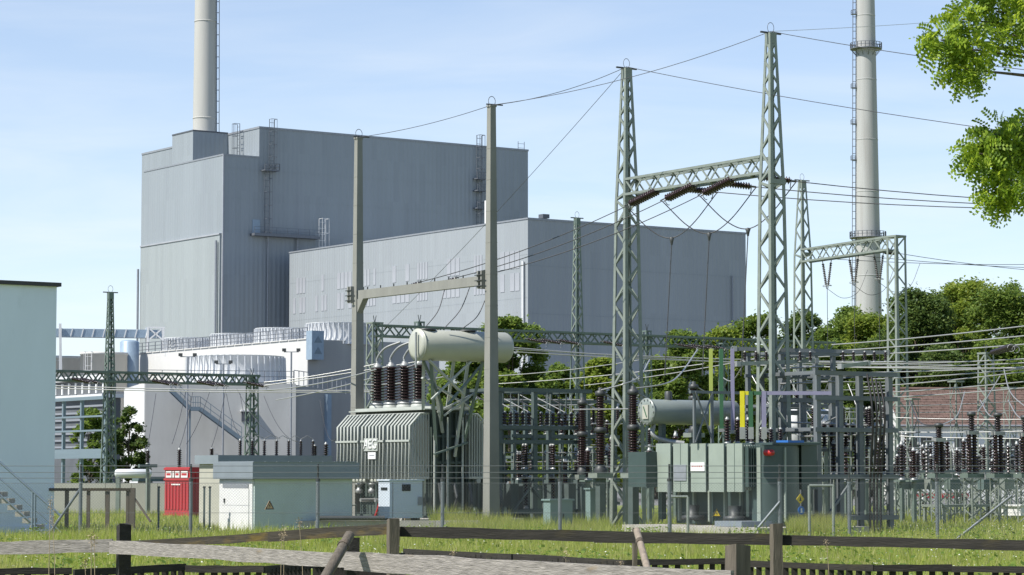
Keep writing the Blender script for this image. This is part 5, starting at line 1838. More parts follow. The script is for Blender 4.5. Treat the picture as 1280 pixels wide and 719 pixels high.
for k in range(4):
    lat_leg('short pale lattice support seen under the blue-grey frames', 1030 + k * 24, 121, 611, .4, 'lattice supports behind the frames')
for k in range(20):
    px = 1122 + k * 8.3
    D_ = (116, 124, 131)[k % 3]
    hgt = (26, 34, 42, 30)[k % 4]
    yb = (594, 590, 588)[k % 3]
    insulator('slim dark apparatus insulator on the girders of yard before the tiled house', at(px, yb, D_), zof(D_, yb - hgt) - zof(D_, yb), .14, 10, ('porcelain_dark', 'porcelain', 'porcelain_dark')[k % 3], 'insulators in the yard before the tiled house')
# breakers with double columns
for px, yt, D_, lb in ((1216, 516, 112, 'beside the sloping-string lattice post'), (1249, 517, 112, 'second beyond the sloping-string post'), (1175, 530, 110, 'shorter, next to the open frame'), (1283, 520, 112, 'by the white metal housing')):
    t = thing('circuit_breaker', 'circuit breaker with paired brown porcelain columns ' + lb, 'circuit breaker', gnd(px, D_), PHI, 'breakers in the yard before the tiled house')
    z0, z1 = zof(D_, 592), zof(D_, yt)
    w4 = .26
    zig(t, lambda z: [(-w4, -w4, z), (w4, -w4, z), (w4, w4, z), (-w4, w4, z)], [(z0 - .2) * i / 6 for i in range(7)], .07, .05, 'galv', 'galv', False)
    MB().box(-.5, .5, -.25, .25, z0 - .199, z0).build('mechanism_box', 'galv_green', t)
    zm = z0 + (z1 - z0) * .64
    for s in (-.16, .16):
        MB().lathe(shed_profile(zm - z0, .15, .09, 13, z0), 12, (s, 0, 0)).build('lower_column', 'porcelain', t)
    MB().box(-.3, .3, -.14, .14, zm, zm + .16).build('gearbox', 'cap_metal', t)
    MB().lathe(shed_profile(z1 - zm - .3, .17, .1, 6, zm + .16), 12).build('upper_column', 'porcelain_dark', t)
    MB().lathe([(.12, z1 - .15), (.2, z1 - .12), (.2, z1), (.08, z1 + .04)], 12).build('head', 'dark_metal', t)
    MB().tube([(-.9, 0, z1 - .75), (.9, 0, z1 - .7)], .03, 6).build('terminal_bar', 'cap_metal', t)
# apparatus boxes on the girders
for k, px in enumerate((1130, 1146, 1165, 1190, 1232, 1258)):
    P = at(px, 612, 115)
    t = thing('drive_box', 'grey-green switch drive box bolted on girders before the tiled house', 'drive box', P, PHI, 'drive boxes in the yard before the tiled house')
    MB().box(-.3, .3, -.2, .2, 0, .45).build('housing', ('galv_green', 'fascia_dark', 'galv')[k % 3], t)
    MB().tube([(0, 0, .45), (0, 0, .75)], .06, 6).build('shaft', 'cap_metal', t)
P0 = gnd(1180, 113)
t = thing('steel_table', 'grey steel platform frame in the yard before the tiled house', 'steel frame', P0)
for x in (0, 2.8):
    for y in (0, 1.2):
        piece('leg', 'galv', t, (x, y, 0), (x, y, zof(113, 634)), .12)
bx('top', 'galv', t, -.1, 2.9, -.1, 1.3, zof(113, 634), zof(113, 631))
P0 = gnd(1276, 116)
t = thing('white_housing', 'white metal housing beside the grey steel platform frame', 'cabinet', P0)
MB().box(0, 1.6, 0, 1.2, .3, zof(116, 633)).build('body', 'white_paint', t)
MB().box(-.1, 1.7, -.1, 1.3, zof(116, 633), zof(116, 631)).build('lid', 'white_paint', t)
# lattice support with sloping strings at the right
P = gnd(1235, 125)
mt = gantry_post('pale lattice post carrying sloping strings in the yard before the tiled house', 1235, (P, None, zof(125, 442)), 0, .75, 'galv', D=125)
for k in range(2):
    a = at(1236 + k * 4, 442, 125)
    b = at(1268 + k * 6, 431 + k * 2, 116)
    string('long sloping brown string on the lattice post before the tiled roof', a, b, .12, 'sloping strings in the yard before the tiled house', 'porcelain_dark')
for (x0, y0, xm, ym, x1, y1) in ((1137, 500, 1150, 528, 1176, 532), (1206, 490, 1196, 520, 1176, 532), (1250, 470, 1232, 500, 1222, 515), (1255, 462, 1264, 492, 1290, 515), (1260, 500, 1272, 520, 1290, 530), (1225, 500, 1238, 520, 1256, 516), (1110, 520, 1125, 542, 1150, 540)):
    pts = curve3([at(x0, y0, 118), at(xm, ym, 115), at(x1, y1, 112)], 8)
    wire('connecting_lead', 'slack lead hanging down to apparatus before the tiled house', pts, .026, 'wire_pale' if x0 > 1200 else 'wire_dark', group='leads in the yard before the tiled house')
for (y0, y1) in ((522, 524), (540, 538), (545, 548)):
    pale('straight pale tube bus before the tiled roof', at(1118, y0, 122), at(1310, y1, 118), .022, .05, 'tube buses before the tiled roof')
# leads to the left transformer
for (x0, y0, x1, y1) in ((556, 361, 532, 409), (588, 357, 556, 410), (607, 374, 578, 411)):
    a, b = at(x0, y0, 106), at(x1, y1, 105.3)
    wire('dropper_cable', 'dark slack dropper from concrete crossbeam to transformer', curve3([a, a.lerp(b, .5) + Vector((.12, 0, -.12)), b], 8), .02, 'wire_dark', group='droppers to the grey transformer')
for (x0, y0, x1, y1) in ((330, 488, 470, 462), (345, 500, 530, 452), (440, 480, 560, 470)):
    pale('pale lead reaching the transformer bushings', at(x0, y0, 125), at(x1, y1, 108), .026, .15, 'leads to the bushings')
# lamp masts by the cooling plant
for px, yb, yt, D_ in ((363, 475, 440, 222), (233, 476, 446, 222), (278, 476, 455, 222)):
    z0 = zof(D_, yb)
    P = gnd(px, D_)
    t = thing('floodlight_mast', 'small twin floodlight on thin mast before the cooling plant', 'floodlight', P, 0, 'floodlights by the cooling plant')
    MB().tube([(0, 0, 0), (0, 0, zof(D_, yt))], .08, 6).build('mast', 'trim_grey', t)
    z1 = zof(D_, yt)
    MB().bar((-.65, 0, z1), (.65, 0, z1), .07).build('arm', 'trim_grey', t)
    for s in (-.62, .62):
        MB().box(s - .16, s + .16, -.2, .12, z1 + .04, z1 + .3).build('lamp_head', 'dark_metal', t)

# dense small apparatus of the yard before the tiled house, rank behind rank
for k in range(34):
    px = 1118 + k * 5.1
    D_ = (120, 126, 133, 138)[k % 4]
    yb = (600, 594, 590, 586)[k % 4]
    hgt = (22, 38, 30, 46, 26)[k % 5]
    insulator('small dark insulator packed among the rear ranks of yard before the tiled house', at(px, yb, D_), zof(D_, yb - hgt) - zof(D_, yb), (.11, .15)[k % 2], 9, ('porcelain_dark', 'porcelain', 'porcelain_grey')[k % 3], 'packed rear insulators')
for (D_, x0, x1, yb, lb) in ((124, 1120, 1330, 601, 'third pale lattice girder under the packed insulators'), (136, 1120, 1330, 592, 'rearmost pale girder before the tiled house')):
    A = at(x0, yb, D_)
    B = at(x1, yb, D_)
    truss('support_girder', lb, A, B, .36, .5, 40, .07, .045, False)
for k in range(14):
    lat_leg('thin rear lattice support below the packed insulators', 1120 + k * 12.5, (124, 136)[k % 2], (601, 592)[k % 2], .34, 'rear lattice supports')
for k in range(5):
    P = at(1124 + k * 34, 590, 122)
    t = thing('disconnector_switch', 'pale horizontal disconnector switch in the yard before the tiled house', 'switchgear', P, PHI + .2 * (k % 2), 'switch arms in the yard before the tiled house')
    MB().bar((-.9, 0, 0), (.9, 0, .05), .1, .14).build('arm', 'galv', t)
    MB().box(-.2, .2, -.15, .15, -.35, -.08).build('joint_box', 'galv_green', t)
# open frame: more shelves and risers between the columns
for k in range(12):
    x = fr.xat(1026 + k * 7.4, .8, 3)
    piece('riser', 'galv' if k % 3 else 'frame_blue', tr_, (x, .8 + (k % 3) * .6, fr.zat(0, 0, 640)), (x, .8 + (k % 3) * .6, fr.zat(0, 0, 540 if k % 2 else 600)), .05)
for k in range(10):
    x = fr.xat(1026 + k * 9, 2.0, 3)
    insulator('dark insulator in the back half of the open frame', fr.w(x, 2.2, fr.zat(0, 0, 560)), 1.0, .13, 8, 'porcelain_dark' if k % 2 else 'porcelain', 'insulators at the back of the open frame')
piece('shelf_bar', 'frame_blue', tr_, (0, 2.2, fr.zat(0, 0, 560) - .06), (fr.xat(1116, 0, 3), 2.2, fr.zat(0, 0, 560) - .06), .2, .1)
for k in range(16):
    x = fm.xat(626 + k * 6.6, 1.5, 4)
    piece('riser', 'galv' if k % 2 else 'frame_steel', tm_, (x, 1.4 + (k % 3) * .4, fm.zat(0, 0, 534)), (x + .05, 1.4 + (k % 3) * .4, fm.zat(0, 0, 490)), .045)
for (y0, y1, D_) in ((500, 500, 114), (508, 506, 116), (566, 566, 113), (578, 577, 115), (612, 612, 113)):
    pale('thin pale bar crossing inside the green switchgear frames', at(624, y0, D_), at(742, y1, D_ + 1), .03, 0, 'thin bars in the green frames')
for (x0, y0, x1, y1) in ((985, 470, 1050, 520), (1000, 500, 1040, 470), (1060, 480, 1100, 520), (990, 540, 1030, 520), (940, 470, 985, 500), (900, 470, 930, 455)):
    pts = curve3([at(x0, y0, 100), at((x0 + x1) / 2, max(y0, y1) + 6, 99), at(x1, y1, 98)], 7)
    wire('connecting_lead', 'slack pale lead looped among the blue-grey frames', pts, .024, 'wire_pale', group='leads among the frames')

# more steelwork between and behind the frames
for k, (px, D_, yt) in enumerate(((742, 122, 560), (760, 118, 572), (812, 120, 566), (836, 124, 575), (990, 112, 520), (1004, 116, 500), (1016, 113, 530), (1034, 118, 505), (1046, 114, 545), (1064, 119, 512), (1088, 114, 530), (1104, 118, 505), (1120, 122, 540))):
    lat_leg('slender pale lattice stand seen through the switchgear frames', px, D_, yt, .3, 'slender lattice stands')
for k, (px, yt) in enumerate(((1142, 500), (1197, 478), (1264, 486))):
    lat_leg('tall slender lattice stand before the tiled roof', px, 127, yt, .42, 'tall lattice stands before the tiled roof')
for k, (x0, y0, x1, y1, D_) in enumerate(((960, 474, 1116, 478, 104), (968, 488, 1116, 486, 106), (980, 512, 1120, 516, 108), (990, 522, 1118, 524, 110), (985, 552, 1120, 550, 106), (990, 570, 1120, 572, 108), (985, 585, 1118, 584, 110),
                                       (740, 530, 830, 528, 112), (740, 556, 822, 558, 114), (735, 583, 820, 584, 112), (1118, 508, 1310, 500, 124), (1118, 516, 1310, 512, 128), (1118, 560, 1310, 558, 126), (1118, 572, 1310, 574, 122), (1000, 600, 1120, 603, 108))):
    pale('thin pale bar threading through the switchgear steelwork', at(x0, y0, D_), at(x1, y1, D_ + 1), .022, .03, 'thin bars through the steelwork')
for k in range(16):
    px = 984 + k * 8.6
    D_ = (108, 112, 116)[k % 3]
    yb = (552, 586, 524)[k % 3]
    insulator('small dark insulator on a thin bar behind the open frame', at(px, yb, D_), zof(D_, yb - 17) - zof(D_, yb), .10, 6, 'porcelain_dark', 'small insulators behind the open frame')
for k in range(9):
    px = 742 + k * 10
    insulator('small dark insulator on thin bars between frame and green tank', at(px, (530, 557, 584)[k % 3], 113), .75, .11, 7, 'porcelain_dark', 'small insulators between frame and tank')

# ================================================================ chain-link fence
DF = 82.0
fence = thing('chain_link_fence', 'tall grey chain-link fence with barbed wire round the substation', 'fence', gnd(640, DF), 0)
zt = zof(DF, 581)
zm = zof(DF, 604)
xs_ = [(px - 640) / F * DF * CT for px in (-40, 100, 238, 397, 553, 700, 837, 975, 1062, 1172, 1320)] if False else [gnd(px, DF).x for px in (-40, 100, 238, 397, 553, 700, 837, 975, 1062, 1172, 1320)]
PX_ = [x - fence.location.x for x in xs_]
pm = MB().tube([(0, 0, 0), (0, 0, zm + .12)], .06, 8).mesh('fence_post', 'fence_steel')
pm2 = MB().tube([(0, 0, 0), (0, 0, zt - zm - .1)], .032, 6).tube([(0, 0, -.06), (0, 0, .02)], .075, 8).mesh('barb_arm', 'dark_metal')
for x in PX_:
    po = link('fence_post', pm, fence, Matrix.Translation((x, 0, 0)))
    link('barb_arm', pm2, po, Matrix.Translation((0, 0, zm + .12)))
x0, x1 = PX_[0], PX_[-1]
for i, z in enumerate((.12, zm * .5, zm)):
    MB().tube([(x0, -.07, z), (x1, -.07, z)], .006, 4).build('tension_wire', 'fence_wire', fence)
for z in (zm + .16, zm + .34, zt - .04):
    MB().tube([(x0, -.04, z), (x1, -.04, z)], .009, 4).build('barbed_wire', 'fence_wire', fence)
mb = MB()
sp, H_ = .095, zm - .1
k = x0 - H_
wr = .0016
vs_, fs_ = [], []
while k < x1:
    for s in (1, -1):
        a, b = (k, .1) if s > 0 else (k, zm), (k + H_, zm) if s > 0 else (k + H_, .1)
        ax, az = a
        bx_, bz = b
        if ax < x0:
            t_ = (x0 - ax) / (bx_ - ax)
            ax, az = x0, az + (bz - az) * t_
        if bx_ > x1:
            t_ = (x1 - ax) / (bx_ - ax)
            bx_, bz = x1, az + (bz - az) * t_
        o = len(vs_)
        y = -.075 + .004 * s
        for (px_, pz_) in ((ax, az), (bx_, bz)):
            vs_ += [(px_ - wr, y - wr, pz_ + wr * s), (px_ + wr, y - wr, pz_ - wr * s), (px_, y + wr, pz_)]
        fs_ += [(o, o + 1, o + 4, o + 3), (o + 1, o + 2, o + 5, o + 4), (o + 2, o, o + 3, o + 5)]
    k += sp
MB().add(vs_, fs_).build('wire_mesh', 'fence_wire', fence, kind='stuff')
for a, b in (((PX_[1] - 1.2, .1, 0), (PX_[1], .05, zm * .92)), ((PX_[7] - 1.1, -.05, .0), (PX_[7], -.05, 1.3)), ((PX_[9] + 2.4, .05, 1.5), (PX_[9] + .6, .05, .1))):
    MB().tube([a, b], .045, 7).build('brace', 'fence_steel', fence)
# small gate frames on the fence line
for px0, px1, yt, lb in ((838, 860, 621, 'low steel pipe frame before the green transformer'), (1012, 1042, 607, 'steel pipe frame beside the blue and yellow signs')):
    P = gnd(px0, 85)
    t = thing('pipe_frame', lb, 'frame', P, 0)
    w_ = (px1 - px0) / F * 85
    z = zof(85, yt)
    for x in (0, w_):
        MB().tube([(x, 0, 0), (x, 0, z)], .05, 7).build('post', 'galv', t)
    MB().tube([(0, 0, z), (w_, 0, z)], .04, 7).build('top_pipe', 'galv', t)
# old wooden gate frame behind the fence
P = gnd(58, 92)
t = thing('timber_gate_frame', 'old weathered timber frame of posts and top rail behind fence', 'gate', P, 0)
for px, w_, yt in ((83, .13, 612), (110, .12, 612), (134, .14, 614), (159, .10, 612), (165, .2, 610), (58, .12, 612)):
    x = gnd(px, 92).x - P.x
    piece('post', 'wood_brown', t, (x, 0, 0), (x, 0, zof(92, yt)), w_, w_, up=UPV)
z = zof(92, 612)
piece('top_rail', 'wood_moss', t, (0, -.09, z), (gnd(162, 92).x - P.x, -.09, z), .06, .1)
piece('brace', 'wood_brown', t, (gnd(167, 92).x - P.x, 0, zof(92, 622)), (gnd(190, 92).x - P.x, -.4, zof(92, 652)), .06, .06)
for px in (198, 255, 262):
    P = gnd(px, 97)
    t = thing('marker_post', 'thin dark steel marker post standing in the tall grass', 'post', P, 0, 'marker posts in the grass')
    MB().bar((0, 0, 0), (0, 0, zof(97, 610)), .07, .07, up=UPV).build('shaft', 'frame_steel', t)
    MB().box(-.05, .05, -.05, .05, zof(97, 610), zof(97, 608)).build('cap', 'dark_metal', t)

# ================================================================ wooden fences in the foreground
def board(root, name, m, a, b, hh, th, nseg=7, wob=.008):
    """weathered plank from a to b: slightly bowed, ragged edges"""
    a, b = Vector(a), Vector(b)
    d, s, u, L = basis(a, b)
    vs_, fs_ = [], []
    for i in range(nseg + 1):
        p = a.lerp(b, i / nseg)
        du, dl = random.uniform(-wob, wob), random.uniform(-wob, wob)
        ds = random.uniform(-wob, wob) * .6
        for (i2, j) in ((-1, -1), (1, -1), (1, 1), (-1, 1)):
            vs_.append(p + s * (i2 * th / 2 + ds) + u * (j * hh / 2 + (du if j > 0 else dl)))
    for i in range(nseg):
        for k in range(4):
            fs_.append((i * 4 + k, i * 4 + (k + 1) % 4, i * 4 + 4 + (k + 1) % 4, i * 4 + 4 + k))
    fs_ += [(3, 2, 1, 0), tuple(nseg * 4 + k for k in range(4))]
    c = (a + b) / 2
    ang = math.atan2(d.y, d.x)
    M = Matrix.Translation(c) @ Matrix.Rotation(ang, 4, 'Z')
    Mi = M.inverted()
    mb = MB().add([Mi @ Vector(v) for v in vs_], fs_)
    o = mb.build(name, m, root)
    o.matrix_basis = M
    return o
def wpost(root, px, D, yt, w, d, m, rz=0.3, lean=(0, 0)):
    P = gnd(px, D) - root.location
    h = zof(D, yt)
    mb = MB()
    n = 5
    vs_, fs_ = [], []
    for i in range(n + 1):
        z = h * i / n
        for (a, b) in ((-1, -1), (1, -1), (1, 1), (-1, 1)):
            x, y = a * w / 2 + random.uniform(-.006, .006), b * d / 2 + random.uniform(-.006, .006)
            x, y = x * math.cos(rz) - y * math.sin(rz), x * math.sin(rz) + y * math.cos(rz)
            vs_.append((x + lean[0] * z, y + lean[1] * z, z + (random.uniform(-.02, .02) if i == n else 0)))
    for i in range(n):
        for k in range(4):
            fs_.append((i * 4 + k, i * 4 + (k + 1) % 4, i * 4 + 4 + (k + 1) % 4, i * 4 + 4 + k))
    fs_.append(tuple(n * 4 + k for k in range(4)))
    o = mb.add(vs_, fs_).build('post', m, root)
    o.location = P
    return o
root = thing('rail_fence', 'weathered silver-grey post-and-rail fence with a round stake leaning on it', 'fence', gnd(152, 32), 0)
O = root.location
ra = lambda px, py, D: at(px, py, D) - O
board(root, 'rail', 'wood_grey', ra(-40, 686, 32.2), ra(141, 682, 31.8), .158, .04)
board(root, 'rail', 'wood_grey', ra(138, 683.5, 31.6), ra(436, 701, 26.6), .155, .04, 10)
board(root, 'rail', 'wood_grey', ra(432, 701, 26.3), ra(915, 728, 22.0), .19, .04, 14)
wpost(root, 153, 31.95, 656, .15, .13, 'wood_dark', .5)
wpost(root, 440, 26.9, 674, .13, .1, 'wood_dark', .3)
wpost(root, 924, 22.3, 682, .17, .14, 'wood_brown', .62)
for px0, y0, px1, y1, D_, r, lb in ((437, 669, 400, 732, 26.0, .055, 'round wooden stake leaning on the grey rail fence'), (796, 663, 815, 735, 24, .035, 'pale thin stake leaning across the dark rail')):
    b, a = at(px1, y1, D_ - 1), at(px0, y0, D_)
    foot = b + (b - a) * (b.z / (a.z - b.z))
    t = thing('leaning_stake', lb, 'stake', foot, 0)
    MB().tube([(0, 0, 0), (a - foot) * .5 + Vector((.012, 0, 0)), a - foot], r * 1.05, 9, True, r * .95).build('pole', 'stake' if px0 > 700 else 'wood_brown', t)
    MB().tube([(a - foot) * .93, (a - foot) * .945], r * 1.12, 9).build('bark_ring', 'bark', t)
root = thing('rail_fence', 'dark mossy post-and-rail fence behind the silver-grey one', 'fence', gnd(490, 40), 0)
O = root.location
board(root, 'rail', 'wood_moss', ra(162, 682, 44), ra(340, 670.5, 42), .14, .04)
board(root, 'rail', 'wood_moss', ra(336, 671, 41.8), ra(492, 661, 40.2), .165, .04)
board(root, 'rail', 'wood_dark', ra(488, 664.5, 40.2), ra(745, 670.5, 39.2), .165, .04)
board(root, 'rail', 'wood_dark', ra(743, 671, 39.2), ra(972, 674.5, 38.2), .17, .04)
board(root, 'rail', 'wood_dark', ra(968, 675, 38.2), ra(1330, 683, 36), .145, .04, 10)
wpost(root, 491, 40.0, 648, .16, .13, 'wood_brown', .4)
wpost(root, 971, 38.0, 654, .15, .13, 'wood_brown', .35)
wpost(root, 794, 39.6, 661, .07, .07, 'wood_brown', .1)

def picket(label, segs):
    P = at(segs[0][0], segs[0][1], 47)
    root = thing('picket_fence', label, 'fence', (P.x, P.y, 0), 0)
    O = root.location
    for (px0, y0, px1, y1) in segs:
        zt = .80
        D0, D1 = (EYE - zt) * F / (y0 - 592), (EYE - zt) * F / (y1 - 592)
        a, b = at(px0, y0, D0) - O, at(px1, y1, D1) - O
        a.z, b.z = zt - .04, zt - .04 + random.uniform(-.02, .02)
        board(root, 'rail', 'wood_dark', a, b, .10, .035, 5)
        a2, b2 = a.copy(), b.copy()
        a2.z = b2.z = .25
        board(root, 'rail', 'wood_dark', a2 + Vector((0, .05, 0)), b2 + Vector((0, .05, 0)), .09, .035, 5)
        L = (b - a).length
        n = int(L / .175)
        dd = (b - a).normalized()
        for i in range(n):
            if random.random() < .04:
                continue
            p = a + dd * ((i + .5) * L / n)
            w_ = random.uniform(.085, .105)
            piece('picket', 'wood_dark', root, (p.x, p.y + .04, .04), (p.x + random.uniform(-.012, .012), p.y + .04, zt - random.uniform(.02, .07)), w_, .022, up=UPV)
    return root
picket('dark wooden picket fence below the dark mossy rails', [(505, 686, 640, 693), (640, 692, 782, 699), (782, 699.5, 912, 699), (912, 700, 1092, 706), (1092, 706, 1190, 706), (1190, 707, 1330, 709)])
picket('dark wooden picket fence below the silver-grey rails', [(-40, 711, 90, 710), (92, 712, 232, 706), (232, 707, 330, 708), (330, 708, 505, 690)])

# ================================================================ vegetation
def rand_dirs(n):
    d = RNG.normal(size=(n, 3))
    return d / np.linalg.norm(d, axis=1)[:, None]

def quads(c, size, flat=0.35, aspect=0.62, up=0.5):
    """leaf faces at centres c, loosely facing outward/up"""
    n = len(c)
    nr = rand_dirs(n)
    nr[:, 2] = np.abs(nr[:, 2]) + up
    nr /= np.linalg.norm(nr, axis=1)[:, None]
    t = np.cross(nr, rand_dirs(n))
    t /= np.linalg.norm(t, axis=1)[:, None]
    b = np.cross(nr, t)
    s = size[:, None]
    v = np.empty((n, 4, 3))
    v[:, 0] = c - t * s
    v[:, 1] = c + b * s * aspect
    v[:, 2] = c + t * s
    v[:, 3] = c - b * s * aspect
    return v.reshape(-1, 3)

def tree(label, px, D, ytop, wpx, m, n=13000, leaf=.17, base=.15, group='trees behind the switchyard', trunk_r=.22, lobes=74, name='broadleaf_tree'):
    P = gnd(px, D)
    h = zof(D, ytop)
    R = wpx * 1.12 / 2 * D / F
    root = thing(name, label, 'tree', P, 0, group)
    # limbs
    mb = MB()
    mb.tube([(0, 0, 0), (random.uniform(-.2, .2), 0, h * .3), (random.uniform(-.4, .4), random.uniform(-.4, .4), h * .75)], trunk_r, 8, True, trunk_r * .35)
    cs, rs = [], []
    for i in range(lobes):
        q = (i + .5) / lobes
        z = h * (base + (.97 - base) * random.random() ** .85)
        t = (z / h - base) / (1 - base)
        rad = R * (math.sin(math.pi * min(1, .12 + t * .86)) ** .55) * random.uniform(.45, .93)
        a = i * 2.39996 + random.uniform(-.4, .4)
        lr = R * random.uniform(.13, .29)
        z = min(z, h - lr * .75)
        cs.append((rad * math.cos(a), rad * math.sin(a), z))
        rs.append(lr)
    cs.append((0, 0, h - R * .28)); rs.append(R * .28)
    for c, r in list(zip(cs, rs))[::3]:
        mb.tube([(0, 0, c[2] * .55), (c[0] * .5, c[1] * .5, c[2] * .78), (c[0] * .95, c[1] * .95, c[2])], trunk_r * .3, 5, True, trunk_r * .06)
    mb.build('trunk', 'bark', root)
    cs, rs = np.array(cs), np.array(rs)
    w = rs ** 2
    idx = RNG.choice(len(cs), n, p=w / w.sum())
    d = rand_dirs(n)
    rr = RNG.random(n) ** .5 * 1.12
    c = cs[idx] + d * (rs[idx] * rr * RNG.uniform(.8, 1.18, n))[:, None] * np.array([1, 1, .8])
    # a few twigs sticking out of the outline
    k = n // 14
    c[:k] += d[:k] * (rs[idx[:k]] * RNG.uniform(.1, .6, k))[:, None]
    c[:, 2] = np.maximum(c[:, 2], h * base * .5)
    numpy_mesh('crown', quads(c, RNG.uniform(leaf * .6, leaf * 1.35, n)), 4, m, root)
    return root

TR = [
    (640, 196, 393, 92, 'leaf_mid', 'bushy green tree rising between concrete post and turbine hall'),
    (585, 205, 440, 90, 'leaf_mid', 'tree seen below the white conservator tank'),
    (700, 215, 452, 70, 'leaf_mid', 'low tree beside the slim mast before the turbine hall'),
    (752, 210, 447, 70, 'leaf_light', 'light green tree behind the lattice mast'),
    (852, 205, 411, 92, 'leaf_mid', 'tree filling the gap below the jumper loops'),
    (905, 212, 408, 80, 'leaf_light', 'yellowish green tree beside the far end of turbine hall'),
    (950, 250, 392, 90, 'leaf_mid', 'tree just behind the tallest lattice mast'),
    (1008, 262, 386, 84, 'leaf_dark', 'dark tree behind the slim mast of rear portal'),
    (1066, 250, 384, 112, 'leaf_mid', 'broad tree at the foot of the ringed chimney'),
    (1150, 236, 360, 118, 'leaf_dark', 'tall dark tree beside the flat-topped mast'),
    (1205, 246, 350, 120, 'leaf_light', 'tall light green tree behind the tiled house'),
    (1262, 238, 352, 126, 'leaf_mid', 'tall mid green tree behind the tiled house'),
    (1325, 240, 362, 120, 'leaf_dark', 'outermost dark tree of the belt behind the tiled house'),
    (1110, 232, 420, 100, 'leaf_dark', 'lower dark tree under the rear portal'),
    (1030, 238, 425, 100, 'leaf_mid', 'lower green tree behind blue-grey frames'),
    (1180, 228, 430, 110, 'leaf_dark', 'lower dark tree close behind the tiled roof'),
    (1250, 229, 425, 110, 'leaf_mid', 'lower green tree close behind the tiled roof'),
    (1090, 244, 392, 110, 'leaf_light', 'light green tree beside the foot of the ringed chimney'),
    (1175, 252, 372, 120, 'leaf_mid', 'mid green tree filling the belt behind the tiled house'),
    (1235, 256, 366, 120, 'leaf_dark', 'dark green tree deep in the belt behind tiled house'),
    (975, 222, 445, 90, 'leaf_dark', 'low dark tree behind the phase bars'),
    (820, 222, 462, 80, 'leaf_dark', 'low dark bush behind the round green tank'),
    (900, 226, 470, 90, 'leaf_dark', 'low dark bush behind green and purple bars'),
    (660, 226, 470, 90, 'leaf_dark', 'low dark bush behind the middle switchgear frame'),
    (112, 176, 508, 48, 'leaf_mid', 'small tree inside the blue-grey steel frame'),
    (160, 178, 507, 44, 'leaf_dark', 'small dark tree against the grey pump house'),
]
for (px, D_, yt, w_, m, lb) in TR:
    small = yt > 500
    low = 440 < yt < 500
    tree(lb, px, D_, yt, w_, m, n=8000 if small else (22000 if low else 40000), leaf=.12 if small else .165, base=.08 if (small or low) else .12, trunk_r=.12 if small else .24)

# the near tree: only its hanging branch ends reach into view
TP = Vector((7.6, 27.5, 0))
root = thing('overhanging_tree', 'fresh green feathery-leaved branches hanging in from a near tree', 'tree', TP, 0)
mb = MB()
mb.tube([(0, 0, 0), (.1, 0, 2.4), (-.05, .1, 5.2), (.15, .1, 8.2)], .24, 10, True, .10)
rel = lambda px, py, D: at(px, py, D) - TP
tips = [(1176, 50, 25.0), (1202, 24, 25.3), (1216, 62, 25.1), (1206, 86, 25.0), (1245, 14, 25.6), (1266, 44, 25.4), (1290, 14, 25.8), (1280, -22, 26.0), (1230, -22, 25.5), (1315, 40, 26.0),
        (1244, 168, 25.2), (1224, 192, 25.0), (1248, 188, 25.3), (1275, 176, 25.5), (1264, 226, 25.1), (1248, 243, 25.0), (1292, 200, 25.6), (1290, 160, 25.7), (1312, 180, 25.8), (1305, 222, 25.7)]
lob = []
for i, tp in enumerate(tips):
    e = rel(*tp)
    s = Vector((0, .05, e.z + random.uniform(-.35, .05)))
    mid = s.lerp(e, .55) + Vector((0, 0, .12))
    mb.tube(curve3([s, mid, e], 5), .045, 5, True, .008)
    lob.append((e, .165 if tp[0] < 1260 else .21))
for i in range(46):                           # the rest of the crown, outside the frame
    a, z = random.uniform(0, 6.28), random.uniform(3.4, 9.4)
    rad = random.uniform(.4, 2.0)
    e = Vector((rad * math.cos(a) + .9, rad * math.sin(a) + .4, z))
    if e.x < -.9:
        e.x = .5
    mb.tube([(0, 0, z * .8), e], .035, 4, True, .008)
    lob.append((e, .5))
mb.build('trunk', 'bark', root)
leaves = []
for k, (c, r) in enumerate(lob):
    near = k < len(tips)
    ntw = 88 if near else 40
    for j in range(ntw):
        d = Vector(rand_dirs(1)[0])
        st_ = c + d * (r * random.random() ** .5) * .75
        dr = (d + Vector((random.uniform(-.5, .1), random.uniform(-.3, .3), -.55 + random.uniform(-.3, .5)))).normalized()
        L = random.uniform(.13, .24)
        sd_ = dr.cross(Vector(rand_dirs(1)[0])).normalized()
        npair = 6
        for q in range(npair):
            p = st_ + dr * (L * (q + .6) / npair) + Vector((0, 0, -.05 * (q / npair) ** 2))
            for s in (-1, 1):
                ax = (sd_ * s + dr * .35).normalized()
                nn = ax.cross(dr).normalized()
                wd = nn.cross(ax).normalized() * .0150
                ll = random.uniform(.034, .062)
                leaves += [p, p + ax * ll * .5 + wd + nn * random.uniform(-.006, .006), p + ax * ll, p + ax * ll * .5 - wd]
numpy_mesh('crown', np.array([tuple(v) for v in leaves]), 4, 'leaf_near', root)

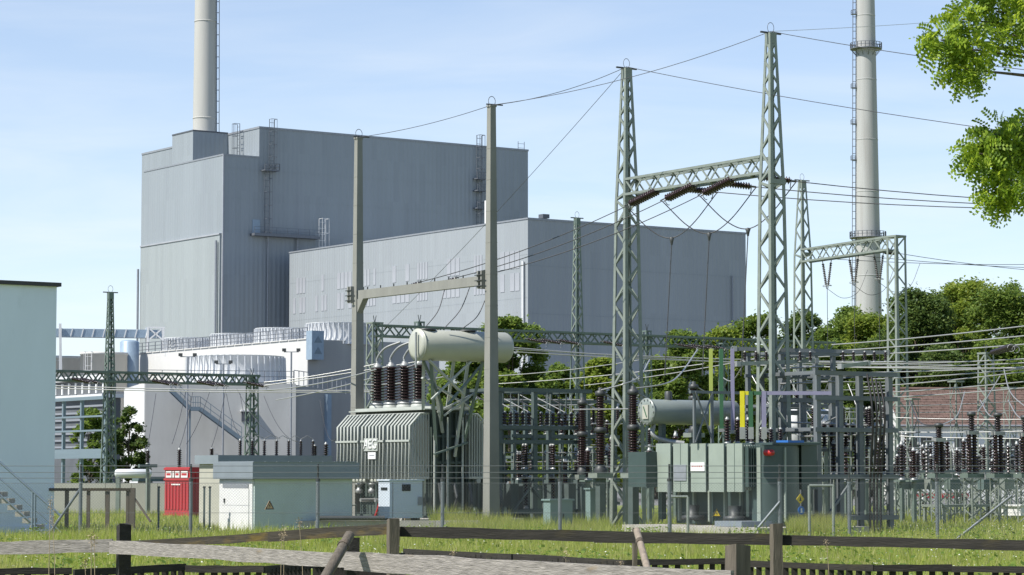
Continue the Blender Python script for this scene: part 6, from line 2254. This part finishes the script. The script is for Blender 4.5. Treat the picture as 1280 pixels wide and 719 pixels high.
# meadow grass: blades of real geometry
def blades(n, d0, d1, hmin, hmax, w, xlim=1.0, dens=1.0, pxr=None, name='meadow_grass', m='blade'):
    y = np.sqrt(RNG.uniform(d0 ** 2, d1 ** 2, n))
    if pxr:
        x = RNG.uniform((pxr[0] - 640) / F, (pxr[1] - 640) / F, n) * y
    else:
        x = RNG.uniform(-.225, .225, n) * y
    # clumpy heights
    cl = .5 + .28 * np.sin(x * 1.3 + 2 * np.sin(y * .31)) + .22 * np.sin(y * .9 + x * .55 + 1.7)
    h = (hmin + (hmax - hmin) * RNG.random(n) ** 1.6) * (.55 + .65 * np.clip(cl, 0, 1))
    a = RNG.uniform(0, 2 * np.pi, n)
    ww = w * RNG.uniform(.6, 1.3, n)
    lean = RNG.uniform(.05, .45, n) * h
    la = RNG.uniform(0, 2 * np.pi, n)
    dx, dy = np.cos(a) * ww, np.sin(a) * ww
    z0 = np.zeros(n)
    v = np.empty((n, 3, 3))
    v[:, 0] = np.stack([x - dx, y - dy, z0], 1)
    v[:, 1] = np.stack([x + dx, y + dy, z0], 1)
    v[:, 2] = np.stack([x + np.cos(la) * lean, y + np.sin(la) * lean, h], 1)
    return v.reshape(-1, 3)
gv = np.concatenate([blades(150000, 46, 80, .10, .36, .014), blades(90000, 80, 150, .12, .42, .022), blades(14000, 83, 100, .3, .75, .014, pxr=(560, 760)),
                     blades(12000, 86, 92, .3, .8, .014, pxr=(985, 1060)), blades(10000, 72, 82, .3, .7, .014, pxr=(-30, 420)), blades(9000, 60, 81, .35, .8, .011), blades(5000, 98, 103, .4, 1.0, .014, pxr=(540, 640))])
o = numpy_mesh('meadow_grass', gv, 3, 'blade', kind='stuff')
o['label'] = 'bright green meadow grass under and before the switchyard'
o['category'] = 'grass'
# broad-leaved weeds in clumps along the fences
wc = []
for k in range(150):
    yy = random.choice((random.uniform(47, 60), random.uniform(78, 84), random.uniform(60, 78)))
    xx = random.uniform(-.21, .21) * yy
    rr = random.uniform(.15, .45)
    m_ = random.randint(25, 70)
    q = RNG.normal(size=(m_, 3)) * np.array([rr, rr, .12]) + np.array([xx, yy, random.uniform(.15, .35)])
    q[:, 2] = np.abs(q[:, 2])
    wc.append(q)
wc = np.concatenate(wc)
wo = numpy_mesh('meadow_weeds', quads(wc, RNG.uniform(.03, .085, len(wc)), up=.8), 4, 'leaf_mid', kind='stuff')
wo['label'] = 'broad-leaved green weeds growing in clumps through the meadow'
wo['category'] = 'weeds'
# small white flowers
n = 5200
y = np.sqrt(RNG.uniform(46 ** 2, 105 ** 2, n))
x = RNG.uniform(-.21, .21, n) * y
keep = (np.sin(x * .9 + y * .35) + np.sin(y * .8 - x * .4)) > -.4
c = np.stack([x, y, RNG.uniform(.12, .32, n)], 1)[keep]
fo = numpy_mesh('meadow_flowers', quads(c, RNG.uniform(.014, .03, len(c)), up=1.2, aspect=.9), 4, 'petal', kind='stuff')
fo['label'] = 'tiny white flowers scattered through the meadow grass'
fo['category'] = 'flowers'
# dry seed heads rising along the wooden fences
for i, (px, py, D_) in enumerate(((63, 626, 30), (66, 644, 30), (106, 701, 31), (114, 669, 31), (118, 671, 30.5), (355, 663, 36), (374, 652, 36), (352, 669, 35.5), (776, 703, 38), (1033, 676, 35), (566, 690, 36), (708, 690, 37))):
    P = gnd(px + random.uniform(-6, 6), D_)
    tp = at(px, py, D_)
    t = thing('seed_stalk', 'dry straw-coloured grass seed head by the wooden rails', 'grass stalk', P, 0, 'dry seed heads')
    top = tp - P
    MB().tube(curve3([(0, 0, 0), (top.x * .3, 0, top.z * .55), top], 5), .006, 4, True, .003).build('stem', 'straw', t)
    v = []
    k = 60
    cc = RNG.normal(size=(k, 3)) * np.array([.022, .02, .045]) + np.array(top) - np.array([0, 0, .03])
    numpy_mesh('seed_head', quads(cc, RNG.uniform(.008, .018, k), aspect=.4), 4, 'straw', t, kind='stuff')
